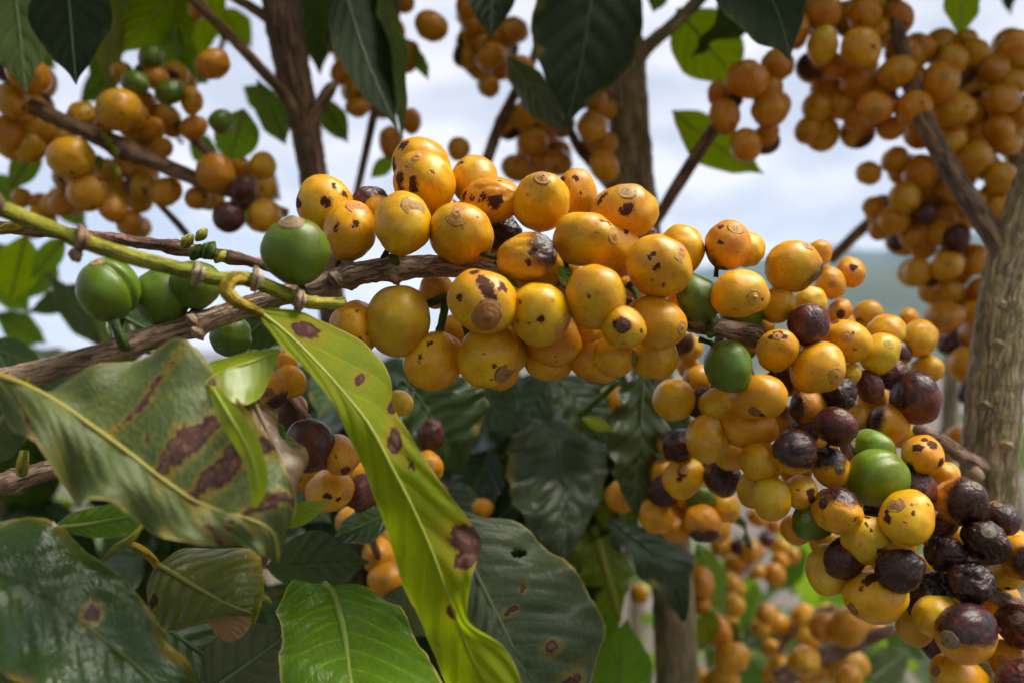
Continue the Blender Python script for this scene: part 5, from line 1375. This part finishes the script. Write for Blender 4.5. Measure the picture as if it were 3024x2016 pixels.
twig('side_twig', [(1790, 1560, 0.375, 22), (1880, 1510, 0.365, 20), (1980, 1470, 0.352, 17), (2060, 1440, 0.34, 12)], 'grey', stemC, 14, 6, 0.12)
twig('side_twig', [(660, 900, 0.228, 8), (720, 980, 0.226, 9), (790, 1090, 0.230, 10), (850, 1230, 0.250, 9), (890, 1330, 0.262, 8)], 'brown', redtwig, 12, 6, 0.2)
upper = thing('coffee_twig', 'drooping brown twig with a blurred bunch at the upper left', 'twig')
twig('wood', [(-60, 190, 0.300, 17), (60, 240, 0.300, 18), (160, 285, 0.300, 18), (280, 340, 0.300, 20), (380, 382, 0.300, 18), (460, 415, 0.302, 17), (560, 452, 0.304, 14), (660, 492, 0.306, 11)], 'brown', upper, 16, 8, 0.14, nodes=[(0.42, 0.3, 0.04)])
twig('side_twig', [(350, 240, 0.322, 10), (400, 280, 0.320, 11), (450, 325, 0.318, 11), (500, 370, 0.316, 9)], 'brown', upper, 12, 6, 0.12)
twig('side_twig', [(280, 395, 0.312, 6), (340, 445, 0.313, 6), (400, 505, 0.314, 8), (430, 540, 0.315, 8)], 'brown', upper, 10, 6, 0.12)
for (x, y) in [(255, 335), (262, 385), (240, 310), (225, 365)]:
    twig('fruit_stalk', [(x, y, 0.298, 10), (x + 10, y + 12, 0.296, 9), (x + 4, y + 26, 0.296, 7)], 'young', upper, 8, 4, 0.3)

# ---- leaves round the stems
simple_leaf(stemA, 'deep', (150, -120), (175, 195), 190, 262, 250, roll=-18, flip=1, label='nearly black leaf at the top left against the light', thin=0.10)
simple_leaf(stemA, 'dark', (20, -150), (60, 215), 190, 282, 270, roll=20, flip=1, thin=0.18, label='dark green leaf filling the top left corner')
simple_leaf(stemA, 'lime', (470, -70), (255, 130), 130, 345, 330, roll=20, flip=1, thin=0.5, label='light-filled lime leaf with a shadowed tip, upper left')
simple_leaf(stemA, 'lime', (330, -60), (440, 120), 120, 350, 340, roll=-16, flip=1, thin=0.45, label='sunlit yellow green leaf above the amber cherry')
simple_leaf(stemA, 'bright', (400, 60), (415, 235), 95, 340, 345, roll=12, flip=1, thin=0.45, label='bright green leaf behind the blurred green cherries')
simple_leaf(stemA, 'bright', (560, 250), (525, 385), 105, 330, 335, roll=10, flip=1, thin=0.40, label='green leaf with pale veins left of the forked stem')
simple_leaf(stemA, 'olive', (245, -70), (255, 235), 70, 330, 322, roll=10, flip=1, thin=0.35)
simple_leaf(stemA, 'lime', (500, -90), (395, 195), 120, 356, 350, roll=12, flip=1, thin=0.5, label='light green leaf partly hidden behind the amber cherry')
simple_leaf(stemA, 'mid', (300, -40), (205, 190), 110, 372, 362, roll=10, flip=1, thin=0.3)
simple_leaf(stemA, 'dark', (120, 120), (-60, 20), 130, 330, 330, roll=10, flip=1, thin=0.2)
simple_leaf(stemA, 'mid', (90, 330), (20, 440), 70, 350, 350, roll=10, flip=1, thin=0.4)
simple_leaf(stemA, 'bright', (470, 190), (395, 130), 60, 345, 345, roll=10, flip=1, thin=0.45)
simple_leaf(stemA, 'mid', (655, 330), (590, 180), 70, 345, 350, roll=10, flip=1, thin=0.35, label='small green leaf against the forked stem')
simple_leaf(stemA, 'deep', (775, -90), (915, 300), 120, 300, 285, roll=26, flip=1, thin=0.06, bend=14, label='long nearly black leaf hanging down left of the top centre')
simple_leaf(stemA, 'grey', (870, -60), (925, 320), 62, 308, 296, roll=-30, flip=1, thin=0.12, bend=-6, label='grey green leaf edge catching light beside the black leaf')
simple_leaf(stemA, 'dark', (720, -80), (735, 175), 100, 365, 365, roll=14, flip=1, thin=0.2, label='dark leaf right behind the forked stem')
simple_leaf(stemA, 'mid', (735, 225), (800, 330), 62, 370, 372, roll=8, flip=1, thin=0.3)
simple_leaf(stemA, 'bright', (950, 110), (985, 185), 30, 350, 352, roll=6, flip=1, thin=0.4, rib=0.5)
simple_leaf(stemA, 'bright', (905, 360), (850, 410), 40, 360, 360, roll=5, flip=1, thin=0.4, rib=0.5)
simple_leaf(stemB, 'deep', (1372, -150), (1302, 288), 255, 312, 290, roll=26, flip=1, thin=0.06, label='broad dark leaf hanging left of the central stem', bend=-10)
simple_leaf(stemB, 'grey', (1165, 130), (1305, 315), 80, 322, 312, roll=-18, thin=0.12, label='dull grey leaf lying under the broad dark leaf')
simple_leaf(stemB, 'deep', (1130, -110), (1128, 90), 110, 300, 292, roll=18, flip=1, thin=0.05, label='black leaf tip above the shaded bunch')
simple_leaf(stemB, 'lime', (1300, -60), (1335, 75), 60, 330, 330, roll=12, flip=1, thin=0.4, rib=0.7, label='thin green leaf tip in front of the broad dark leaf')
simple_leaf(stemC, 'deep', (1640, -130), (1815, 140), 210, 272, 262, roll=22, flip=1, thin=0.05, bend=-40, label='black leaf with a hooked tip at the top right of centre')
simple_leaf(stemB, 'lime', (1555, 20), (1705, 200), 165, 345, 352, roll=14, flip=1, thin=0.5, veins=0.6, label='translucent lime leaf right of the central stem, upper one')
simple_leaf(stemB, 'lime', (1545, 255), (1755, 400), 110, 348, 356, roll=14, flip=1, thin=0.5, veins=0.6, bend=8, label='translucent lime leaf behind the shaded twig end, lower one')
simple_leaf(stemC, 'lime', (2215, -80), (2205, 92), 85, 340, 345, roll=10, flip=1, thin=0.5, label='lime leaf tip poking in at the top right')
simple_leaf(stemC, 'mid', (1520, -40), (1500, 30), 50, 360, 360, roll=6, flip=1, thin=0.4, rib=0.5)

# ---- the dark leaves below the bunch
inner = thing('coffee_shrub', 'dense inner foliage of the coffee shrub below the branch', 'shrub')
spotted = leaf(inner, 'grey', [
    (1030, 1180, 1020, 1190, 1050, 1172, 232), (1060, 1240, 1030, 1280, 1150, 1188, 228, 224, 240), (1090, 1310, 1040, 1360, 1240, 1240, 224, 220, 238), (1125, 1380, 1060, 1430, 1300, 1292, 220, 216, 232),
    (1160, 1450, 1080, 1490, 1362, 1368, 217, 213, 228), (1195, 1520, 1110, 1560, 1384, 1440, 215, 211, 222), (1240, 1600, 1160, 1640, 1372, 1530, 214, 210, 220), (1300, 1680, 1292, 1684, 1308, 1676, 214)],
    'matt grey green leaf with holes and tan spots, lower middle', veins=0.5, yellow=-0.06, rim=0.5, rust=0.12, thin=0.14, rib=1.2, nu=100, nh=20, ripple=0.0022, waves=4, bulge=0.0022,
    holes=[(0.30, 0.62, 0.024, 0.12)], marks=[(0.70, 0.38, 0.11), (0.86, 0.52, 0.17), (0.50, 0.10, 0.07), (0.45, 0.35, 0.05)])
spotted['matte'] = 0.12
leaf(inner, 'grey', [
    (1232, 962, 1226, 960, 1240, 962, 318), (1262, 985, 1180, 1000, 1330, 985, 314, 308, 322), (1285, 1040, 1166, 1050, 1392, 1030, 307, 301, 315), (1292, 1110, 1170, 1115, 1388, 1100, 299, 293, 306), (1295, 1180, 1195, 1180, 1366, 1170, 291, 286, 297), (1298, 1240, 1240, 1240, 1332, 1235, 285), (1300, 1292, 1296, 1290, 1304, 1290, 281)],
    'dark hanging leaf with a sky-grey sheen on its left half', veins=0.35, rim=0.1, thin=0.08, rib=0.9, nu=70, nh=14, ripple=0.0022, bulge=0.0030)
leaf(inner, 'dark', [
    (925, 872, 915, 878, 935, 868, 262), (955, 905, 910, 940, 1020, 858, 264, 258, 272), (985, 950, 920, 1000, 1100, 885, 266, 259, 274), (1015, 1000, 960, 1050, 1118, 935, 268, 262, 274), (1045, 1045, 1010, 1075, 1092, 1005, 270), (1062, 1088, 1058, 1090, 1066, 1086, 272)],
    'dark green leaf with a bright margin right of the hanging leaf', veins=0.4, rim=0.5, thin=0.12, rib=0.9, nu=60, nh=12, ripple=0.0018, bulge=0.0018)
leaf(inner, 'grey', [
    (1250, 850, 1246, 856, 1256, 846, 292), (1290, 880, 1260, 905, 1330, 862, 292, 288, 298), (1330, 925, 1290, 950, 1385, 900, 292, 287, 298), (1370, 975, 1340, 1000, 1410, 950, 292), (1405, 1020, 1402, 1024, 1408, 1018, 292)],
    'pale reflecting leaf under the middle bunch', veins=0.3, thin=0.12, rib=0.8, nu=50, nh=10, ripple=0.002)
leaf(inner, 'grey', [
    (1480, 840, 1470, 838, 1490, 842, 268), (1475, 910, 1420, 905, 1525, 915, 268, 264, 274), (1470, 990, 1402, 985, 1532, 1000, 268, 262, 276), (1462, 1070, 1402, 1060, 1520, 1085, 268, 263, 275), (1458, 1130, 1425, 1125, 1492, 1140, 268), (1456, 1178, 1452, 1176, 1460, 1178, 268)],
    'drooping grey green leaf left of the shaded bunch', veins=0.3, thin=0.12, rib=0.8, nu=60, nh=12, ripple=0.0024)
simple_leaf(inner, 'lime', (1335, 958), (1415, 990), 30, 275, 275, roll=4, flip=1, thin=0.5, rib=0.5, label='glowing lime leaf tip under the middle bunch')
twig('petiole', [(1330, 955, 0.272, 8), (1370, 920, 0.270, 7), (1420, 875, 0.266, 7)], 'green', inner, 10, 6, 0.05)
leaf(inner, 'lime', [
    (1365, 1205, 1345, 1205, 1388, 1208, 330), (1375, 1250, 1318, 1240, 1430, 1262, 330, 324, 336), (1390, 1300, 1312, 1310, 1452, 1312, 331, 325, 337), (1405, 1350, 1345, 1365, 1440, 1355, 332), (1418, 1400, 1380, 1405, 1430, 1400, 333), (1425, 1425, 1422, 1426, 1428, 1425, 333)],
    'pale ribbed lime leaf between the spotted leaf and lower stem', veins=0.5, thin=0.45, rib=3.0, nu=50, nh=10, ripple=0.002)
simple_leaf(inner, 'lime', (1370, 1120), (1470, 1230), 95, 325, 330, roll=8, flip=1, thin=0.5, label='bright lime leaf below the lone orange cherry')
leaf(inner, 'deep', [
    (1398, 1190, 1394, 1200, 1404, 1184, 300), (1440, 1225, 1410, 1250, 1478, 1205, 300, 296, 306), (1490, 1262, 1450, 1300, 1540, 1235, 300, 295, 308), (1535, 1310, 1500, 1345, 1580, 1275, 302, 297, 310), (1562, 1370, 1535, 1385, 1588, 1345, 305), (1572, 1425, 1568, 1428, 1576, 1422, 308)],
    'blackish silvery leaf draped over the lower stem', veins=0.2, thin=0.05, rib=0.8, nu=60, nh=12, ripple=0.003, waves=3)
simple_leaf(inner, 'bright', (1420, 1660), (1440, 1420), 140, 330, 322, roll=12, thin=0.35, label='green leaf standing left of the lower stem')
simple_leaf(inner, 'bright', (1385, 1500), (1395, 1330), 70, 352, 348, roll=8, thin=0.4)
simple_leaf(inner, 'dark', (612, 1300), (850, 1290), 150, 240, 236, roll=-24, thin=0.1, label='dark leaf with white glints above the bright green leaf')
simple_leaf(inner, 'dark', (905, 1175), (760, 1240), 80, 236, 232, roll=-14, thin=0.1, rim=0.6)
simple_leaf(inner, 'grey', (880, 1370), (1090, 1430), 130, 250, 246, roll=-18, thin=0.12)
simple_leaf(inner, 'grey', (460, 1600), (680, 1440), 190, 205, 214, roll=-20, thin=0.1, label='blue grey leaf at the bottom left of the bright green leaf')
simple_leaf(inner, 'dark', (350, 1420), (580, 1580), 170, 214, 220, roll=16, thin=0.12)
simple_leaf(inner, 'grey', (30, 905), (-60, 1080), 150, 172, 168, roll=16, thin=0.12)
# left edge, under the shoot
simple_leaf(inner, 'lime', (60, 540), (20, 700), 110, 360, 370, roll=12, flip=1, thin=0.5, label='blurred lime leaf hanging under the shoot at the left edge')
simple_leaf(inner, 'bright', (150, 545), (70, 640), 60, 350, 360, roll=8, flip=1, thin=0.45)
simple_leaf(inner, 'grey', (120, 640), (230, 800), 70, 380, 390, roll=-10, thin=0.2, label='pale blurred leaf in the bright gap at the left')
simple_leaf(inner, 'grey', (215, 660), (60, 720), 60, 400, 400, roll=8, thin=0.2)
simple_leaf(inner, 'dark', (-40, 790), (110, 850), 80, 300, 300, roll=8, thin=0.2)
simple_leaf(inner, 'dark', (230, 700), (420, 800), 130, 250, 250, roll=10, thin=0.2)
simple_leaf(inner, 'mid', (-30, 560), (40, 640), 70, 420, 420, roll=8, flip=1, thin=0.4)
simple_leaf(inner, 'dark', (640, 700), (540, 800), 120, 230, 228, roll=8, thin=0.2)
simple_leaf(inner, 'dark', (560, 760), (680, 880), 120, 240, 240, roll=8, thin=0.2)
simple_leaf(inner, 'bright', (1920, 1225), (2080, 1330), 110, 520, 520, roll=20, flip=1, thin=0.4)
simple_leaf(inner, 'bright', (1600, 1245), (1668, 1420), 74, 400, 395, roll=8, flip=1, thin=0.4, label='green leaf right of the lower stem, top one')
simple_leaf(inner, 'lime', (1640, 1400), (1600, 1490), 60, 385, 385, roll=6, flip=1, thin=0.4, rib=0.6, label='lime leaf with a black dot right of the lower stem', marks=[(0.4, 0.2, 0.12)])
simple_leaf(inner, 'grey', (1660, 1560), (1690, 1420), 60, 400, 400, roll=10, thin=0.2)

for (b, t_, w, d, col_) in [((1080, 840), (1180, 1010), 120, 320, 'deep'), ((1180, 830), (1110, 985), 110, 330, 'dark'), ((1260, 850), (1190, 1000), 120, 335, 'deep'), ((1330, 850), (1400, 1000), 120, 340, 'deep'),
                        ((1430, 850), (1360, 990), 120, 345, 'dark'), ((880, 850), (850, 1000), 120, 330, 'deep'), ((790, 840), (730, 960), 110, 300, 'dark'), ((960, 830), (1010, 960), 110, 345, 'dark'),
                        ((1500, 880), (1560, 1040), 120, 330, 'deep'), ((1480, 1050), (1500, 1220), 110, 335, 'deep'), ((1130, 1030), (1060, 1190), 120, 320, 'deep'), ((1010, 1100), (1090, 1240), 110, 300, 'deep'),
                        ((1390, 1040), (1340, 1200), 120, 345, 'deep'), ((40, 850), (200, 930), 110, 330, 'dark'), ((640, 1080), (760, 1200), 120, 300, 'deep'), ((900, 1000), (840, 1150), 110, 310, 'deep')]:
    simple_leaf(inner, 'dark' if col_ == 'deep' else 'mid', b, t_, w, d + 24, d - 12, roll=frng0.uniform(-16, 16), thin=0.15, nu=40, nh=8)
for (b, t_, w, d, col_) in [((1640, 1300), (1760, 1420), 90, 520, 'bright'), ((1850, 1260), (1760, 1360), 80, 560, 'mid'), ((1700, 1480), (1820, 1420), 80, 480, 'grey'), ((1900, 1420), (2010, 1500), 90, 520, 'grey'),
                        ((1960, 1330), (1880, 1420), 80, 560, 'bright'), ((1820, 1560), (1900, 1440), 80, 480, 'grey'), ((2040, 1500), (2130, 1420), 90, 520, 'mid'), ((1740, 1340), (1700, 1460), 70, 500, 'bright'),
                        ((1790, 1200), (1870, 1290), 70, 600, 'bright'), ((2000, 1560), (2090, 1490), 90, 420, 'grey'), ((1660, 1230), (1740, 1310), 70, 560, 'mid'), ((1620, 1480), (1720, 1560), 90, 480, 'mid')]:
    simple_leaf(inner, col_, b, t_, w, d, d + 10, roll=frng0.uniform(-20, 20), thin=0.3, nu=30, nh=7)
# filler leaves hanging behind, in pairs on hidden twigs
frng = random.Random(5)
def fill(parent, n, region, depth, colours, size, cap_y, thin=0.15, droop=0.7, cap_x=1470):
    made = tries = 0
    while made < n and tries < n * 30:
        tries += 1
        x, y = frng.uniform(region[0], region[2]), frng.uniform(region[1], region[3])
        d = frng.uniform(*depth)
        base = Q(x, y, d)
        az = frng.uniform(0, 2 * math.pi)
        direction = Vector((math.cos(az), math.sin(az) * 0.7 - 0.15, -droop * frng.uniform(0.1, 1.3)))
        up = Vector((frng.uniform(-0.5, 0.5), frng.uniform(-0.9, 0.2), 1.0))
        ln = frng.uniform(*size)
        tip = base + direction.normalized() * ln
        ok = True
        for q in (base, tip, base.lerp(tip, 0.5)):
            if q.y < depth[0] * 0.92: ok = False; break
            py = (1008 - (q.z - EYE) / q.y * FPX) / K
            px_ = (1512 + q.x / q.y * FPX) / K + 0.12 * ln / q.y * FPX / K
            if py > 1120 and px_ > cap_x: ok = False; break
            if py < cap_y + 0.2 * ln / q.y * FPX / K: ok = False; break
        if not ok: continue
        put_leaf(parent, frng.choice(colours), base, direction, up, ln, rng=frng, veins=0.4, yellow=frng.uniform(-0.3, -0.05), rim=frng.uniform(0, 0.5), rust=frng.uniform(0, 0.15), thin=thin)
        made += 1
    return made
leaves_ul = [((-30, 400), (60, 490), 70, 400, 'mid'), ((340, 80), (430, 190), 80, 420, 'bright'), ((120, 430), (200, 530), 60, 420, 'mid'), ((560, 200), (650, 260), 60, 400, 'mid'), ((620, 420), (560, 520), 60, 420, 'bright'),
             ((280, 150), (180, 240), 70, 420, 'dark'), ((20, 60), (130, 160), 90, 400, 'mid'), ((500, 20), (580, 110), 80, 430, 'lime'), ((440, 300), (500, 400), 60, 410, 'mid'), ((-20, 620), (70, 720), 80, 430, 'bright'),
             ((130, 590), (60, 690), 70, 450, 'mid'), ((180, 720), (300, 800), 80, 430, 'grey'), ((-10, 720), (110, 790), 70, 430, 'mid'), ((330, 800), (200, 840), 80, 420, 'dark')]
for (b, t_, w, d, col_) in leaves_ul:
    simple_leaf(inner, col_, b, t_, w, d, d + 8, roll=frng0.uniform(-14, 14), flip=1, thin=0.4, nu=30, nh=7)
for (a, b) in [((300, 210), (420, 330)), ((150, 330), (230, 470)), ((520, 60), (470, 190)), ((600, 350), (640, 460)), ((60, 560), (150, 700)), ((170, 660), (230, 790))]:
    twig('side_twig', [(a[0], a[1], 0.40, 5), ((a[0] + b[0]) / 2 + 8, (a[1] + b[1]) / 2, 0.402, 6), (b[0], b[1], 0.405, 5)], 'brown', inner, 8, 5, 0.15)
for (x0, y0, x1, y1) in [(1140, 600, 1150, 645), (1290, 575, 1300, 640), (1330, 700, 1345, 660), (1215, 605, 1190, 640), (1465, 690, 1450, 660), (1560, 700, 1575, 660)]:
    twig('fruit_stalk', [(x0, y0, 0.204, 8), ((x0 + x1) / 2 + 4, (y0 + y1) / 2, 0.205, 7), (x1, y1, 0.207, 9)], 'green', branch, 10, 5, 0.2)
for (x, y, d) in [(1150, 665, 0.196), (1330, 640, 0.190), (1465, 735, 0.190), (1085, 560, 0.199), (1500, 595, 0.196), (1735, 700, 0.200), (2105, 1175, 0.194)]:
    twig('dry_flower', [(x - 8, y + 6, d, 3), (x, y, d - 0.001, 8), (x + 9, y - 5, d, 5), (x + 14, y - 12, d, 2)], 'pale', branch, 8, 5, 0.6)
behind = thing('coffee_shrub', 'shadowy leaves of the shrub further back in the lower half', 'shrub')
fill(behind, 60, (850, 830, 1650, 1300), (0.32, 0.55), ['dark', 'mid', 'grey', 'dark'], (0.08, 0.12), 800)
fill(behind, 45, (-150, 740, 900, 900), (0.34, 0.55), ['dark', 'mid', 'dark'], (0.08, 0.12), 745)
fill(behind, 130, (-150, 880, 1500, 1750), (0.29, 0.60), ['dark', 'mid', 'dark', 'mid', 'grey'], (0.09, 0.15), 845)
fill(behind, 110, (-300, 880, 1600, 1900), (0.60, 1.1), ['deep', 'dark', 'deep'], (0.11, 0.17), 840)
fill(behind, 40, (1600, 1200, 2400, 1750), (0.60, 0.95), ['bright', 'mid', 'grey', 'mid'], (0.08, 0.13), 1190, thin=0.35, cap_x=9999)
for i in range(5):
    x = -100 + i * 300
    twig('wood', [(x, 1000 + 40 * (i % 2), 0.5, 10), (x + 160, 1300, 0.52, 12), (x + 240, 1700, 0.54, 13), (x + 260, 2600, 0.56, 14)], 'brown', behind, 10, 5, 0.1)
# canopy added above the frame to shade the upper bunches
canopy = thing('added_canopy', 'unseen overhead foliage added to shade the upper bunches', 'shrub')
crn = random.Random(21)
for i in range(130):
    x, y = crn.uniform(-0.45, 0.42), crn.uniform(0.14, 0.62)
    if x > 0.0 and y < 0.27: continue
    z = EYE + y * 0.46 + crn.uniform(0.035, 0.20)
    az = crn.uniform(0, 2 * math.pi)
    ln = crn.uniform(0.09, 0.14)
    dr = Vector((math.cos(az), math.sin(az), crn.uniform(-0.25, 0.15)))
    tip = Vector((x, y, z)) + dr.normalized() * ln
    if tip.y < 0.12 or (tip.z - EYE) / tip.y < 0.475: continue
    put_leaf(canopy, crn.choice(['dark', 'mid', 'dark', 'deep']), Vector((x, y, z)), dr, Vector((crn.uniform(-.3, .3), crn.uniform(-.3, .3), 1)), ln, rng=crn, veins=0.4, yellow=-0.2, thin=0.2)

made = tries = 0
while made < 190 and tries < 4000:      # dense leaves added right over the upper bunches to block the sun
    tries += 1
    x, y = crn.uniform(-0.30, 0.40), crn.uniform(0.27, 0.47)
    z = EYE + y * 0.47 + crn.uniform(0.02, 0.13)
    az = crn.uniform(0, 2 * math.pi)
    ln = crn.uniform(0.08, 0.13)
    dr = Vector((math.cos(az), math.sin(az), crn.uniform(-0.2, 0.25)))
    tip = Vector((x, y, z)) + dr.normalized() * ln
    if tip.y < 0.25 or (tip.z - 0.012 - EYE) / tip.y < 0.475: continue
    put_leaf(canopy, crn.choice(['dark', 'mid', 'dark', 'deep']), Vector((x, y, z)), dr, Vector((crn.uniform(-.3, .3), crn.uniform(-.3, .3), 1)), ln, rng=crn, veins=0.4, yellow=-0.2, thin=0.15)
    made += 1
canopy = thing('added_canopy', 'unseen leaves added over the photographer to cut the sky light', 'shrub')  # leaves added over the camera to hold back light from the front
for i in range(260):
    x, y = crn.uniform(-0.6, 0.30), crn.uniform(-0.55, 0.14)
    z = EYE + crn.uniform(0.24, 0.60)
    if x > 0.05 and z < EYE + 0.4: continue
    az = crn.uniform(0, 2 * math.pi)
    ln = crn.uniform(0.10, 0.15)
    put_leaf(canopy, crn.choice(['dark', 'mid', 'dark']), Vector((x, y, z)), Vector((math.cos(az), math.sin(az), crn.uniform(-0.3, 0.1))), Vector((crn.uniform(-.3, .3), crn.uniform(-.3, .3), 1)), ln, rng=crn, veins=0.4, yellow=-0.2, thin=0.2)

# leaves added outside the frame on both sides to cut the side fill
canopy = thing('added_canopy', 'unseen side leaves added just outside the frame to cut fill light', 'shrub')
made = 0
while made < 150:
    side = -1 if made < 110 else 1
    y = crn.uniform(-0.25, 0.55)
    x = side * crn.uniform(0.34, 0.75) if side < 0 else crn.uniform(0.6, 0.95)
    z = EYE + (crn.uniform(-0.4, 0.55) if side < 0 else crn.uniform(-0.5, 0.15))
    az = crn.uniform(0, 2 * math.pi)
    ln = crn.uniform(0.10, 0.15)
    dr = Vector((math.cos(az), math.sin(az), -crn.uniform(0.0, 0.9)))
    tip = Vector((x, y, z)) + dr.normalized() * ln
    if max(y, tip.y, 0.0) * 0.80 + 0.03 > min(abs(x), abs(tip.x)): continue
    put_leaf(canopy, crn.choice(['dark', 'mid', 'dark']), Vector((x, y, z)), dr, Vector((crn.uniform(-.4, .4), crn.uniform(-.4, .4), 1)), ln, rng=crn, veins=0.4, yellow=-0.2, thin=0.2)
    made += 1

# far bushes to the lower right
def bush(label, cx, cy, h, r, n, seed, colours, size=(0.10, 0.17)):
    rg = random.Random(seed)
    b = thing('coffee_bush', label, 'bush', 'far bushes down the slope')
    z0 = 0.0
    for s in range(3):
        a = rg.uniform(0, 6.28)
        twig('trunk', [(Vector((cx + 0.04 * math.cos(a), cy + 0.04 * math.sin(a), z0)), 0.018), (Vector((cx + 0.12 * r * math.cos(a), cy + 0.12 * r * math.sin(a), h * 0.5)), 0.014), (Vector((cx + 0.25 * r * math.cos(a), cy + 0.25 * r * math.sin(a), h)), 0.006)], 'pale', b, 8, 5, 0.05, px=False)
    for i in range(n):
        a, t_ = rg.uniform(0, 6.28), rg.random()
        rr = r * math.sqrt(rg.random()) * (1 - 0.6 * t_ ** 2)
        p = Vector((cx + rr * math.cos(a), cy + rr * math.sin(a), z0 + h * (0.12 + 0.9 * t_)))
        dr = Vector((math.cos(a), math.sin(a), -rg.uniform(0.1, 0.9)))
        put_leaf(b, rg.choice(colours), p, dr, Vector((rg.uniform(-.4, .4), rg.uniform(-.4, .4), 1)), rg.uniform(*size), rng=rg, veins=0.3, yellow=-0.2, thin=0.3)
    return b
bush('blurred bush nearest on the right, seen under the sharp cluster', 0.62, 1.35, 0.92, 0.42, 120, 3, ['bright', 'mid', 'grey', 'mid'])
bush('blurred bush further right behind the mossy stem', 1.55, 2.1, 1.10, 0.5, 130, 4, ['mid', 'bright', 'dark'])
bush('blurred bush left of the others, seen past the lower stem', 0.35, 2.2, 0.85, 0.45, 120, 5, ['bright', 'mid', 'grey'])
bush('blurred dark bush deep behind the shrub on the left', -0.55, 1.9, 1.15, 0.6, 130, 6, ['dark', 'mid', 'dark'])
bush('blurred dark bush at the far left', -1.5, 2.0, 1.15, 0.6, 120, 7, ['dark', 'mid'])

# unseen row of bushes added behind the photographer to cut the front fill
bush('tall unseen bush added behind the photographer to block front light, left', -0.95, -0.85, 2.6, 0.62, 300, 31, ['dark', 'mid', 'dark'], (0.12, 0.19))
bush('tall unseen bush added behind the photographer to block front light, middle', 0.0, -1.05, 2.7, 0.62, 300, 32, ['dark', 'mid', 'dark'], (0.12, 0.19))
bush('tall unseen bush added behind the photographer to block front light, right', 1.0, -1.15, 2.5, 0.62, 300, 33, ['dark', 'mid', 'dark'], (0.12, 0.19))
